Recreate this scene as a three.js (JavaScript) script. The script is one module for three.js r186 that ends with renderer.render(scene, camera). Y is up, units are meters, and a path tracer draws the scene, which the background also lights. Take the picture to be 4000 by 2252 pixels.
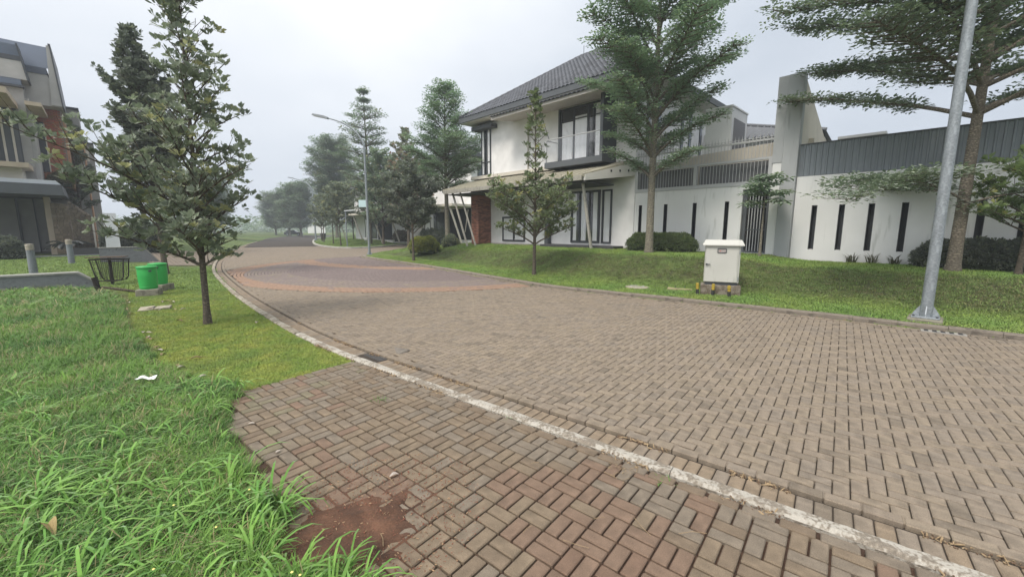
import * as THREE from 'three';
import { ImprovedNoise } from 'three/addons/math/ImprovedNoise.js';

// ---------------------------------------------------------------- camera, sky, sun, exposure
const scene = new THREE.Scene();
const camera = new THREE.PerspectiveCamera(70.28, 1024 / 576, 0.05, 1500);
camera.position.set(0, 1.8, 0);
camera.rotation.x = -0.14466;
const renderer = new THREE.WebGLRenderer({ antialias: true });
renderer.setSize(1024, 576);
renderer.toneMapping = THREE.LinearToneMapping;
renderer.toneMappingExposure = 1.82;
renderer.shadowMap.enabled = true;

const perlin = new ImprovedNoise();
const rng = (s) => () => { s |= 0; s = (s + 0x6d2b79f5) | 0; let t = Math.imul(s ^ (s >>> 15), 1 | s); t = (t + Math.imul(t ^ (t >>> 7), 61 | t)) ^ t; return ((t ^ (t >>> 14)) >>> 0) / 4294967296; };
const V = (x, y, z) => new THREE.Vector3(x, y, z);
const lerp = (a, b, t) => a + (b - a) * t;
const clamp = (x, a = 0, b = 1) => Math.min(b, Math.max(a, x));
const sstep = (a, b, x) => { const t = clamp((x - a) / (b - a)); return t * t * (3 - 2 * t); };
const fbm = (x, y, z = 0, o = 4) => { let s = 0, a = 0.5; for (let i = 0; i < o; i++) { s += a * perlin.noise(x, y, z + i * 7.3); x *= 2.03; y *= 2.03; a *= 0.5; } return s; };

const SUN = V(-0.4, 0.8, 0.45).normalize();
{ // an overcast sky, brighter overhead and round the veiled sun, with a patch of thin cloud high over the street
  const W = 1024, H = 512, d = new Float32Array(W * H * 4), glow = V(-0.33, 0.62, -0.85).normalize();
  for (let j = 0; j < H; j++) for (let i = 0; i < W; i++) {
    const ph = (i / W - 0.5) * 2 * Math.PI, th = ((j + 0.5) / H - 0.5) * Math.PI, c = Math.cos(th);
    const x = c * Math.cos(ph), y = Math.sin(th), z = c * Math.sin(ph);
    const a = Math.acos(clamp(x * glow.x + y * glow.y + z * glow.z, -1, 1));
    const q = 1 / (0.25 + Math.max(y, 0)), n = fbm(x * q * 1.3, z * q * 1.3, 3, 5), n2 = fbm(x * q * 4, z * q * 4, 9, 4);
    const b = Math.acos(clamp(x * SUN.x + y * SUN.y + z * SUN.z, -1, 1));
    let L = 0.38 * (1 + 0.8 * Math.max(y, 0) ** 2) + 0.06 * Math.exp(-Math.max(y, 0) / 0.12) + 0.12 * Math.exp(-a * a / 0.07) + 0.09 * Math.exp(-a * a / 0.35) + 0.85 * Math.exp(-b * b / 0.6) + 0.13 * n * (0.4 + Math.max(y, 0)) + 0.05 * n2 * Math.max(y, 0);
    const w = clamp((L - 0.4) / 0.22), o = (j * W + i) * 4;
    if (y < 0) L *= 0.55;
    d[o] = L * lerp(0.88, 0.98, w); d[o + 1] = L * lerp(0.97, 1.0, w); d[o + 2] = L * lerp(1.1, 1.03, w); d[o + 3] = 1;
  }
  const sky = new THREE.DataTexture(d, W, H, THREE.RGBAFormat, THREE.FloatType);
  sky.mapping = THREE.EquirectangularReflectionMapping; sky.magFilter = sky.minFilter = THREE.LinearFilter; sky.wrapS = THREE.RepeatWrapping; sky.needsUpdate = true;
  scene.background = sky; scene.environment = sky;
}
const sun = new THREE.DirectionalLight(0xfff4e6, 1.5);
sun.position.copy(SUN).multiplyScalar(80); sun.castShadow = true; sun.shadow.radius = 34; sun.shadow.mapSize.set(4096, 4096);
Object.assign(sun.shadow.camera, { left: -60, right: 60, top: 60, bottom: -60, near: 1, far: 220 }); sun.shadow.bias = -0.0006;
scene.add(sun, sun.target);
scene.fog = new THREE.FogExp2(0xdfe7f0, 0.0017);

// ---------------------------------------------------------------- helpers
const taken = {};
function numbered(n) { const k = taken[n] = (taken[n] ?? -1) + 1; return k ? `${n}_${String(k).padStart(3, '0')}` : n; }
function tag(o, label, category, group, kind) { if (label) o.userData.label = label; if (category) o.userData.category = category; if (group) o.userData.group = group; if (kind) o.userData.kind = kind; return o; }
function base(name, [x, y, z] = [0, 0, 0], turn = 0, parent = scene) { const o = new THREE.Group(); o.name = parent === scene ? numbered(name) : name; o.position.set(x, y, z); o.rotation.y = turn; parent.add(o); return o; }
function put(name, geo, mat, parent = scene) { const m = new THREE.Mesh(geo, mat); m.name = parent === scene ? numbered(name) : name; m.castShadow = m.receiveShadow = true; parent.add(m); return m; }
function copy(o, [x, y, z], turn = 0, label, s = 1) { const c = o.clone(); c.name = numbered(o.name.replace(/_\d+$/, '')); c.position.set(x, y, z); c.rotation.y = turn; c.scale.multiplyScalar(s); c.userData = { ...o.userData }; if (label) c.userData.label = label; scene.add(c); return c; }
class MB { // collects faces with flat or given normals and uv in metres
  constructor() { this.p = []; this.n = []; this.t = []; this.c = []; this.m = null; this.col = null; }
  at(m) { this.m = m; return this; }
  move(x, y, z, ry = 0, rx = 0, rz = 0) { this.m = new THREE.Matrix4().makeRotationFromEuler(new THREE.Euler(rx, ry, rz, 'YXZ')).setPosition(x, y, z); return this; }
  v(a, n, uv) { let q = V(...a), k = V(...n); if (this.m) { q.applyMatrix4(this.m); k.transformDirection(this.m); } this.p.push(q.x, q.y, q.z); this.n.push(k.x, k.y, k.z); this.t.push(uv[0], uv[1]); if (this.col) this.c.push(...this.col); }
  poly(pts, uvs) { // convex planar polygon
    const a = V(...pts[0]), b = V(...pts[1]), c = V(...pts[2]), n = b.clone().sub(a).cross(c.clone().sub(a)).normalize();
    const ax = Math.abs(n.x), ay = Math.abs(n.y), az = Math.abs(n.z);
    const uv = (q) => ay > ax && ay > az ? [q[0], q[2]] : ax > az ? [q[2], q[1]] : [q[0], q[1]];
    for (let i = 1; i < pts.length - 1; i++) for (const k of [0, i, i + 1]) this.v(pts[k], [n.x, n.y, n.z], uvs ? uvs[k] : uv(pts[k]));
    return this;
  }
  box(x0, y0, z0, x1, y1, z1, ch = 0) {
    if (!ch) {
      const q = (a, b, c, d) => this.poly([a, b, c, d]);
      q([x0, y0, z1], [x1, y0, z1], [x1, y1, z1], [x0, y1, z1]); q([x1, y0, z0], [x0, y0, z0], [x0, y1, z0], [x1, y1, z0]);
      q([x1, y0, z1], [x1, y0, z0], [x1, y1, z0], [x1, y1, z1]); q([x0, y0, z0], [x0, y0, z1], [x0, y1, z1], [x0, y1, z0]);
      q([x0, y1, z1], [x1, y1, z1], [x1, y1, z0], [x0, y1, z0]); q([x0, y0, z0], [x1, y0, z0], [x1, y0, z1], [x0, y0, z1]); return this;
    }
    const X = [x0, x1], Y = [y0, y1], Z = [z0, z1], P = (i, j, k, ax) => [X[i] + (ax === 0 ? 0 : i ? -ch : ch), Y[j] + (ax === 1 ? 0 : j ? -ch : ch), Z[k] + (ax === 2 ? 0 : k ? -ch : ch)];
    const face = (pts) => { const a = V(...pts[0]), b = V(...pts[1]), c = V(...pts[2]), n = b.clone().sub(a).cross(c.clone().sub(a)), m = V((x0 + x1) / 2, (y0 + y1) / 2, (z0 + z1) / 2); this.poly(n.dot(a.sub(m)) > 0 ? pts : pts.reverse()); };
    for (const s of [0, 1]) { face([P(s, 0, 0, 0), P(s, 1, 0, 0), P(s, 1, 1, 0), P(s, 0, 1, 0)]); face([P(0, s, 0, 1), P(1, s, 0, 1), P(1, s, 1, 1), P(0, s, 1, 1)]); face([P(0, 0, s, 2), P(1, 0, s, 2), P(1, 1, s, 2), P(0, 1, s, 2)]); }
    for (const s of [0, 1]) for (const t of [0, 1]) { face([P(s, t, 0, 0), P(s, t, 1, 0), P(s, t, 1, 1), P(s, t, 0, 1)]); face([P(s, 0, t, 0), P(s, 1, t, 0), P(s, 1, t, 2), P(s, 0, t, 2)]); face([P(0, s, t, 1), P(1, s, t, 1), P(1, s, t, 2), P(0, s, t, 2)]); }
    for (const i of [0, 1]) for (const j of [0, 1]) for (const k of [0, 1]) face([P(i, j, k, 0), P(i, j, k, 1), P(i, j, k, 2)]);
    return this;
  }
  prism(pts, z0, z1) { // polygon in xy (counter-clockwise), from z0 to z1
    const c = pts.map(([x, y]) => new THREE.Vector2(x, y)); for (const [i, j, k] of THREE.ShapeUtils.triangulateShape(c, [])) { const T = (z, r) => { const q = [i, j, k].map((a) => [pts[a][0], pts[a][1], z]); this.poly(r ? q.reverse() : q); }; T(z1, 0); T(z0, 1); }
    for (let i = 0; i < pts.length; i++) { const a = pts[i], b = pts[(i + 1) % pts.length]; this.poly([[a[0], a[1], z0], [b[0], b[1], z0], [b[0], b[1], z1], [a[0], a[1], z1]]); }
    return this;
  }
  tube(pts, rad, seg = 8, cap = true) { // pts Vector3[], rad number or list
    const R = (i) => Array.isArray(rad) ? rad[i] : rad, rings = []; let ref = Math.abs(pts[1].clone().sub(pts[0]).normalize().y) > 0.9 ? V(1, 0, 0) : V(0, 1, 0), len = 0;
    for (let i = 0; i < pts.length; i++) {
      const t = pts[Math.min(i + 1, pts.length - 1)].clone().sub(pts[Math.max(i - 1, 0)]).normalize(), u = ref.clone().sub(t.clone().multiplyScalar(ref.dot(t))).normalize(), w = t.clone().cross(u); ref = u;
      if (i) len += pts[i].distanceTo(pts[i - 1]); const ring = [];
      for (let k = 0; k <= seg; k++) { const a = k / seg * 2 * Math.PI, n = u.clone().multiplyScalar(Math.cos(a)).addScaledVector(w, Math.sin(a)); ring.push([pts[i].clone().addScaledVector(n, R(i)).toArray(), n.toArray(), [k / seg * 2 * Math.PI * R(0), len]]); }
      rings.push(ring);
    }
    for (let i = 0; i + 1 < rings.length; i++) for (let k = 0; k < seg; k++) { const a = rings[i][k], b = rings[i][k + 1], c = rings[i + 1][k + 1], d = rings[i + 1][k]; for (const q of [a, b, c, a, c, d]) this.v(...q); }
    if (cap) for (const [r, s] of [[rings[0], -1], [rings[rings.length - 1], 1]]) { const q = r.slice(0, seg).map((e) => e[0]); this.poly(s < 0 ? q.reverse() : q); }
    return this;
  }
  lathe(prof, seg = 24, cx = 0, cz = 0) { // [[r, y], ...]
    for (let i = 0; i + 1 < prof.length; i++) { const [r0, y0] = prof[i], [r1, y1] = prof[i + 1], l = Math.hypot(r1 - r0, y1 - y0) || 1, nr = (y1 - y0) / l, ny = -(r1 - r0) / l;
      for (let k = 0; k < seg; k++) { const a = k / seg * 2 * Math.PI, b = (k + 1) / seg * 2 * Math.PI, q = (r, y, t) => [[cx + r * Math.cos(t), y, cz + r * Math.sin(t)], [nr * Math.cos(t), ny, nr * Math.sin(t)], [t * 0.3, y]];
        for (const e of [q(r0, y0, a), q(r1, y1, b), q(r0, y0, b), q(r0, y0, a), q(r1, y1, a), q(r1, y1, b)]) this.v(...e); } }
    return this;
  }
  add(g, m) { const q = g.index ? g.toNonIndexed() : g, P = q.attributes.position, N = q.attributes.normal, U = q.attributes.uv; const old = this.m; if (m) this.m = m; for (let i = 0; i < P.count; i++) this.v([P.getX(i), P.getY(i), P.getZ(i)], [N.getX(i), N.getY(i), N.getZ(i)], U ? [U.getX(i), U.getY(i)] : [0, 0]); this.m = old; return this; }
  geo() { const g = new THREE.BufferGeometry(); g.setAttribute('position', new THREE.Float32BufferAttribute(this.p, 3)); g.setAttribute('normal', new THREE.Float32BufferAttribute(this.n, 3)); g.setAttribute('uv', new THREE.Float32BufferAttribute(this.t, 2)); if (this.c.length) g.setAttribute('color', new THREE.Float32BufferAttribute(this.c, 3)); return g; }
  build(name, mat, parent) { return put(name, this.geo(), mat, parent); }
}
const B = () => new MB();
function instanced(name, geo, mat, list, parent, colors = true) { // list of {m: Matrix4, c: Color}
  const im = new THREE.InstancedMesh(geo, mat, list.length); list.forEach((e, i) => { im.setMatrixAt(i, e.m); if (colors && e.c) im.setColorAt(i, e.c); });
  im.name = parent && parent !== scene ? name : numbered(name); im.castShadow = im.receiveShadow = true; im.userData.kind = 'stuff'; (parent ?? scene).add(im); return im;
}
const TRS = (p, q, s) => new THREE.Matrix4().compose(p, q, typeof s === 'number' ? V(s, s, s) : s);
const yaw = (a) => new THREE.Quaternion().setFromAxisAngle(V(0, 1, 0), a);
const lin = (r, g, b) => new THREE.Color().setRGB(r, g, b);

// ---------------------------------------------------------------- textures and materials
function tex(size, f, metres, data = false) { // f(u, v) -> [r, g, b] 0..1 (sRGB) or a grey; tiles when f does
  const d = new Uint8Array(size * size * 4);
  for (let j = 0; j < size; j++) for (let i = 0; i < size; i++) { const c = f(i / size, j / size), o = (j * size + i) * 4, a = Array.isArray(c) ? c : [c, c, c]; for (let k = 0; k < 3; k++) d[o + k] = clamp(a[k]) * 255; d[o + 3] = 255; }
  const t = new THREE.DataTexture(d, size, size); t.wrapS = t.wrapT = THREE.RepeatWrapping; t.magFilter = THREE.LinearFilter; t.minFilter = THREE.LinearMipmapLinearFilter; t.generateMipmaps = true; if (!data) t.colorSpace = THREE.SRGBColorSpace; t.repeat.set(1 / metres, 1 / metres); t.needsUpdate = true; return t;
}
const tile = (fx, u, v, s) => { // tileable fbm over a period s
  const a = sstep(0, 1, u), b = sstep(0, 1, v), q = (x, y) => fx(x * s, y * s);
  return lerp(lerp(q(u, v), q(u - 1, v), a), lerp(q(u, v - 1), q(u - 1, v - 1), a), b) * 1.35;
};
const R0 = rng(77);
const speckle = Array.from({ length: 512 * 512 }, () => R0());
const spk = (u, v) => speckle[(Math.floor(v * 512) & 511) * 512 + (Math.floor(u * 512) & 511)];
const T = {
  grain: tex(512, (u, v) => { const n = tile((x, y) => fbm(x, y, 1, 4), u, v, 9), s = spk(u, v); return 0.86 + 0.2 * n + (s - 0.5) * 0.2 + (s > 0.985 ? 0.16 : 0) - (s < 0.03 ? 0.14 : 0); }, 0.9),
  grainBump: tex(512, (u, v) => 0.5 + 0.4 * tile((x, y) => fbm(x, y, 2, 5), u, v, 22) + (spk(u, v) - 0.5) * 0.5, 0.9, true),
  plaster: tex(512, (u, v) => { const n = tile((x, y) => fbm(x, y, 4, 5), u, v, 5); return 0.93 + 0.09 * n + (spk(u, v) - 0.5) * 0.03; }, 3.2),
  stain: tex(512, (u, v) => { const n = tile((x, y) => fbm(x * 4, y * 0.5, 5, 5), u, v, 9), m = tile((x, y) => fbm(x, y, 8, 4), u, v, 4), k = sstep(0.12, 0.5, n * 0.9 + m * 0.5); const b = 0.92 + 0.07 * m; return [b - 0.12 * k, b - 0.115 * k, b - 0.125 * k]; }, 5),
  worn: tex(512, (u, v) => { const n = tile((x, y) => fbm(x, y, 6, 5), u, v, 46), m = tile((x, y) => fbm(x, y, 16, 3), u, v, 7), k = 0.12 + 0.88 * sstep(-0.3, 0.25, n * 0.9 + m * 1.3), s = spk(u, v) - 0.5; const a = 0.6 + 0.16 * s + 0.15 * n, w = 0.84 + 0.1 * s; return [lerp(a, w, k), lerp(a * 0.94, w * 0.985, k), lerp(a * 0.86, w * 0.95, k)]; }, 1.1),
  concrete: tex(512, (u, v) => { const n = tile((x, y) => fbm(x, y, 12, 6), u, v, 7), k = sstep(0.1, 0.42, n), s = spk(u, v) - 0.5; return 0.82 + 0.16 * n + 0.1 * s - 0.22 * k; }, 1.0),
  ground: tex(512, (u, v) => { const n = tile((x, y) => fbm(x, y, 21, 6), u, v, 22), m = tile((x, y) => fbm(x, y, 31, 4), u, v, 4), s = spk(u, v) - 0.5; return 0.8 + 0.34 * n + 0.2 * m + 0.16 * s; }, 4),
  bark: tex(512, (u, v) => { const n = tile((x, y) => fbm(x * 3, y, 41, 5), u, v, 7), m = tile((x, y) => fbm(x * 0.6, y * 2.2, 51, 4), u, v, 9), k = sstep(0.08, 0.2, m); const a = 0.72 + 0.3 * n; return [a + 0.28 * k, a + 0.28 * k, a + 0.24 * k]; }, 0.6),
  galv: tex(512, (u, v) => { const n = tile((x, y) => fbm(x, y, 61, 3), u, v, 18), m = tile((x, y) => fbm(x, y * 0.4, 66, 5), u, v, 8); return 0.84 + 0.22 * n + 0.16 * m; }, 0.7),
};
const mats = {};
function M(key, rgb, o = {}) { if (!mats[key]) { const { phys, ...r } = o; mats[key] = new (phys ? THREE.MeshPhysicalMaterial : THREE.MeshStandardMaterial)({ color: lin(...rgb), roughness: 0.85, ...r }); mats[key].name = key; } return mats[key]; }

// ---------------------------------------------------------------- plan of the street (x, z in metres)
const crm = (pts, n) => new THREE.CatmullRomCurve3(pts.map(([x, z]) => V(x, 0, z)), false, 'centripetal').getSpacedPoints(n).map((p) => [p.x, p.z]);
const KERB_L = crm([[14, 6.6], [7, 1.5], [4, -0.72], [2.46, -1.85], [0.99, -2.99], [-0.28, -4.0], [-1.36, -4.86], [-2.77, -6.03], [-3.91, -7.12], [-5.44, -8.75], [-7.36, -10.88], [-10.25, -14.3], [-13.1, -17.9], [-16.88, -23.4], [-20.08, -28.87], [-26.6, -40.0], [-38, -62], [-50, -86], [-62, -122]], 150);
const KERB_R = crm([[20, 3.9], [14, -1.5], [8.36, -6.5], [7, -7.72], [5.49, -9.03], [4.12, -10.16], [2.39, -11.5], [1.3, -12.4], [0.17, -13.76], [-1.35, -15.78], [-3.41, -18.67], [-6.15, -22.01], [-8.5, -24.8], [-9.55, -26.3], [-9.95, -28.6], [-9.9, -33], [-9.9, -42], [-9.2, -52], [-8, -62]], 120);
const KERB_I = crm([[-9.6, -62], [-11.2, -52], [-12.5, -44.8], [-12.9, -40.6], [-14.1, -38.2], [-15.8, -38.2], [-17.7, -40.2], [-21.1, -44.8], [-30.4, -63.2], [-41, -90], [-50, -122]], 70);
const ROAD = [...KERB_L, ...[...KERB_I].reverse(), ...[...KERB_R].reverse()];
const inside = (poly, x, z) => { let r = false; for (let i = 0, j = poly.length - 1; i < poly.length; j = i++) { const [a, b] = poly[i], [c, d] = poly[j]; if ((b > z) !== (d > z) && x < (c - a) * (z - b) / (d - b) + a) r = !r; } return r; };
function near(line, x, z) { // distance to a polyline, the nearest point and its direction
  let best = 1e9, px = 0, pz = 0, tx = 0, tz = 0;
  for (let i = 0; i + 1 < line.length; i++) { const [ax, az] = line[i], dx = line[i + 1][0] - ax, dz = line[i + 1][1] - az, t = clamp(((x - ax) * dx + (z - az) * dz) / (dx * dx + dz * dz)), qx = ax + dx * t, qz = az + dz * t, d = Math.hypot(x - qx, z - qz); if (d < best) { best = d; px = qx; pz = qz; const l = Math.hypot(dx, dz); tx = dx / l; tz = dz / l; } }
  return { d: best, x: px, z: pz, tx, tz };
}
const APRON = [[-2.14, -5.5], [-3.01, -4.36], [-2.78, -3.8], [-2.37, -3.28], [-1.95, -2.87], [-1.52, -2.46], [-1.12, -2.2], [-0.64, -1.75], [1.5, 0.6], [5, 3], [9, 3], [4, -0.78], [2.46, -1.91], [0.99, -3.05], [-0.28, -4.06], [-1.36, -4.92]];
const ROUGH = [[-13.4, -11.8], [-11.9, -11.6], [-10.6, -10.9], [-9.8, -10.2], [-7.7, -8.0], [-5.8, -6.3], [-4.7, -5.3], [-3.8, -4.75], [-3.2, -4.6], [-2.98, -4.4], [-2.75, -3.8], [-2.34, -3.28], [-1.92, -2.85], [-1.48, -2.42], [-1.1, -2.14], [-0.62, -1.7], [1.4, 0.8], [2, 6], [-20, 6], [-24, -4]];
const EX = 0.699, EZ = 0.715, OX = 8.2, OZ = -15.7; // the house row: X runs along (EX, EZ), Z towards the street
const local = (x, z) => [(x - OX) * EX + (z - OZ) * EZ, -(x - OX) * EZ + (z - OZ) * EX];
const world = (X, y, Z) => [OX + X * EX - Z * EZ, y, OZ + X * EZ + Z * EX];
const TURN = -0.7968;
const ground0 = (x, z) => { // terrain height and signed distance to the road edge (negative on the road)
  const a = near(KERB_L, x, z), b = near(KERB_R, x, z), c = near(KERB_I, x, z), ins = inside(ROAD, x, z), m = Math.min(a.d, b.d, c.d);
  const n = a.d === m ? a : b.d === m ? b : c;
  if (ins) return { h: -0.4, d: -m, n, side: 'road' };
  const w = fbm(x * 0.6, z * 0.6, 2, 3);
  if (n === a || (x < -20 && x < z * 0.5)) { const e = -(x * 0.699 + z * 0.715); const h = 0.03 + clamp((e - 13) / 20) * 0.29; let y = -0.02 + h * sstep(0, 4, m) + 0.03 * w * sstep(0.3, 2, m); if (inside(APRON, x, z)) y = -0.09; return { h: y, d: m, n, side: 'left' }; }
  if (n === c) return { h: 0.06 + 0.4 * sstep(0.3, 6, m) + 0.04 * w, d: m, n, side: 'island' };
  const [X] = local(x, z), top = lerp(0.9, 0.74, sstep(1.2, 2.8, X)) - 0.45 * sstep(-15, -22, X);
  const k = lerp(1.0, 1.5, sstep(-4, -14, X));
  return { h: 0.055 + 0.06 * sstep(0, 1, m) + (top - 0.115) * sstep(0.9 * k, 3.5 * k, m) + 0.05 * w * sstep(0.5, 2, m), d: m, n, side: 'right', top };
};
const H = (x, z) => ground0(x, z).h;

const GREEN = { verge: [0.2, 0.265, 0.04], lawn: [0.15, 0.24, 0.045], bank: [0.12, 0.165, 0.04], rough: [0.05, 0.09, 0.02], left: [0.1, 0.17, 0.035], far: [0.09, 0.16, 0.035], soil: [0.1, 0.045, 0.022], brown: [0.095, 0.075, 0.04] };
function groundColour(x, z, g) {
  const n = fbm(x * 0.8, z * 0.8, 4, 4), n2 = fbm(x * 3.1, z * 3.1, 6, 3); let c;
  const mix = (a, b, t) => a.map((q, i) => lerp(q, b[i], clamp(t)));
  if (g.side === 'right') { c = mix(GREEN.lawn, GREEN.verge, 0.25 + n * 1.1); const s = sstep(1.2, 2, g.d) * (1 - sstep(3.1, 3.9, g.d)); c = mix(c, mix(GREEN.bank, GREEN.brown, 0.35 + n2 * 1.6), s * (0.75 + n)); c = mix(c, GREEN.brown, sstep(0.1, 0.4, n2) * 0.4); if (local(x, z)[1] > -0.3 && local(x, z)[1] < 0.35 && local(x, z)[0] > -4) c = mix(c, GREEN.soil.map((q) => q * 0.6), 0.7); }  // steep bank band darker: thin grass, brown soil and some shading painted in
  else if (g.side === 'left') {
    if (inside(ROUGH, x, z)) c = mix(GREEN.rough, GREEN.soil, 0.15 + n); else { c = mix(GREEN.verge, GREEN.left, clamp((-9 - z) / 8)); c = mix(c, [0.24, 0.22, 0.06], 0.15 + n2 * 1.3); c = mix(c, GREEN.lawn, n * 1.4); }
    const q = near(ROUGH.slice(0, 16), x, z).d; c = mix(c, GREEN.soil, (1 - sstep(0.05, 0.3 + 0.25 * n, q)) * (z > -3.2 ? 1 : 0.55)); if (inside(APRON, x, z)) c = GREEN.soil;
  } else c = mix(GREEN.far, GREEN.verge, 0.3 + n);
  return c;
}
{ // one ground sheet to the horizon: fine near the camera, its vertices drawn onto the road edge
  const ax = (lo, hi, f0, f1, st) => { const r = []; let x = f0; while (x <= f1) { r.push(x); x += st; } let s = st; x = f1; while (x < hi) { s *= 1.22; x += s; r.push(x); } s = st; x = f0; while (x > lo) { s *= 1.22; x -= s; r.unshift(x); } return r; };
  const xs = ax(-900, 900, -27, 16, 0.3), zs = ax(-1100, 60, -46, 2, 0.3), pos = [], col = [], uv = [], idx = [], nx = xs.length;
  for (let j = 0; j < zs.length; j++) for (let i = 0; i < nx; i++) {
    let x = xs[i], z = zs[j], g = ground0(x, z); const cell = Math.max(xs[Math.min(i + 1, nx - 1)] - x, zs[Math.min(j + 1, zs.length - 1)] - z);
    if (cell < 1 && Math.abs(g.d) < cell * 0.71) { x = g.n.x; z = g.n.z; const s = g.side, e = ground0(x + 1e-3, z); g = { ...g, d: 0.001 }; if (s === 'road') { const l = near(KERB_L, x, z).d, r = near(KERB_R, x, z).d; g.side = l < 0.05 ? 'left' : r < 0.05 ? 'right' : 'island'; } g.h = g.side === 'left' ? -0.02 : 0.055; if (g.side === 'left' && near(APRON, x, z).d < 0.1) g.h = -0.09; }
    pos.push(x, g.h, z); col.push(...groundColour(x, z, g)); uv.push(x, z);
  }
  for (let j = 0; j + 1 < zs.length; j++) for (let i = 0; i + 1 < nx; i++) { const a = j * nx + i, b = a + 1, c = a + nx, d = c + 1; idx.push(a, c, b, b, c, d); }
  const g = new THREE.BufferGeometry(); g.setAttribute('position', new THREE.Float32BufferAttribute(pos, 3)); g.setAttribute('color', new THREE.Float32BufferAttribute(col, 3)); g.setAttribute('uv', new THREE.Float32BufferAttribute(uv, 2)); g.setIndex(idx); g.computeVertexNormals();
  tag(put('ground', g, M('ground', [1, 1, 1], { vertexColors: true, map: T.ground, roughness: 1, bumpMap: T.grainBump, bumpScale: 0.02 })), 'grassy ground of verges, banked lawns and bare reddish soil', 'ground', null, 'structure');
}

// ---------------------------------------------------------------- pavers
const view = (x, y, z) => { const c = Math.cos(0.14466), s = Math.sin(0.14466), Y = y - 1.8, yc = Y * c - z * s, zc = -(Y * s + z * c); return zc < 0.05 ? null : [1287.5 + 1030 * x / zc, 725 - 1030 * yc / zc, zc]; };
const seen = (x, z, m = 60) => { const q = view(x, 0, z); return q && q[0] > -m && q[0] < 2575 + m && q[1] > 500 && q[1] < 1450 + m * 2; };
const paverGeo = (L, W, h, seed) => { const r = rng(seed), b = B(); b.box(-L / 2, -h, -W / 2, L / 2, 0, W / 2, 0.006); const o = [r() * 3, r() * 3]; for (let i = 0; i < b.t.length; i += 2) { b.t[i] += o[0]; b.t[i + 1] += o[1]; } return b.geo(); };
const JOINT = 0.0075;
const PG = [1, 2, 3, 4].map((s) => paverGeo(0.2 - JOINT, 0.1 - JOINT, 0.06, s)), PGW = [5, 6, 7, 8].map((s) => paverGeo(0.193 - 0.012, 0.0965 - 0.012, 0.06, s)), PGO = [1, 2, 3].map((s) => paverGeo(0.2, 0.1, 0.06, s + 10));
const paverMat = (key, rgb) => M(key, rgb, { map: T.grain, bumpMap: T.grainBump, bumpScale: 0.004, roughness: 0.92 });
const TONES = { grey: [0.28, 0.228, 0.172], warm: [0.288, 0.234, 0.172], cool: [0.268, 0.222, 0.172], red: [0.222, 0.15, 0.104], rust: [0.205, 0.132, 0.09], dim: [0.225, 0.184, 0.138], tan: [0.285, 0.22, 0.152], orange: [0.35, 0.23, 0.16], mauve: [0.245, 0.197, 0.18], plum: [0.21, 0.165, 0.155], moss: [0.222, 0.192, 0.125], apron: [0.232, 0.177, 0.12], umber: [0.21, 0.158, 0.108], oily: [0.2, 0.168, 0.132], stone: [0.23, 0.183, 0.132] };
const TONE_MAT = Object.fromEntries(Object.entries(TONES).map(([k, c]) => [k, paverMat('paver ' + k, c)]));
const white = paverMat('paver field', [1, 1, 1]);
function layPavers(parent, list, geos, most, stuffName) { // list of {x, y, z, a, tone, tilt, s}: the most pavers that show largest are parts, the rest one field
  for (const e of list) { const q = view(e.x, e.y, e.z); e.size = q && q[0] > -20 && q[0] < 2595 && q[1] < 1470 ? 1 / (q[2] * q[2]) : 0; }
  list.sort((a, b) => b.size - a.size);
  const r = rng(9), quat = (e) => new THREE.Quaternion().setFromEuler(new THREE.Euler(e.tx ?? (r() - 0.5) * 0.025, e.a, e.tz ?? (r() - 0.5) * 0.02, 'YXZ'));
  list.slice(0, most).forEach((e) => { const m = put('paver', geos[Math.floor(r() * geos.length)], TONE_MAT[e.tone], parent); m.position.set(e.x, e.y, e.z); m.quaternion.copy(quat(e)); if (e.s) m.scale.copy(e.s); });
  const rest = list.slice(most), c = new THREE.Color();
  for (let k = 0; k < geos.length; k++) instanced(stuffName, geos[k], white, rest.filter((e, i) => i % geos.length === k).map((e) => { const t = TONES[e.tone], f = 0.93 + r() * 0.14; return { m: TRS(V(e.x, e.y, e.z), quat(e), e.s ?? 1), c: lin(t[0] * f, t[1] * f, t[2] * f) }; }), parent);
}
const DX = 0.78, DZ = 0.626; // direction the kerb runs near the camera
const CIRCLE = [-3.9, -20.5, 8.85], ARC = [-3.4, -28.8, 10.6, 9.5];
const road = tag(base('road'), 'street of interlocking grey concrete pavers with a round mauve and orange junction pattern', 'road', null, 'structure');
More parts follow.
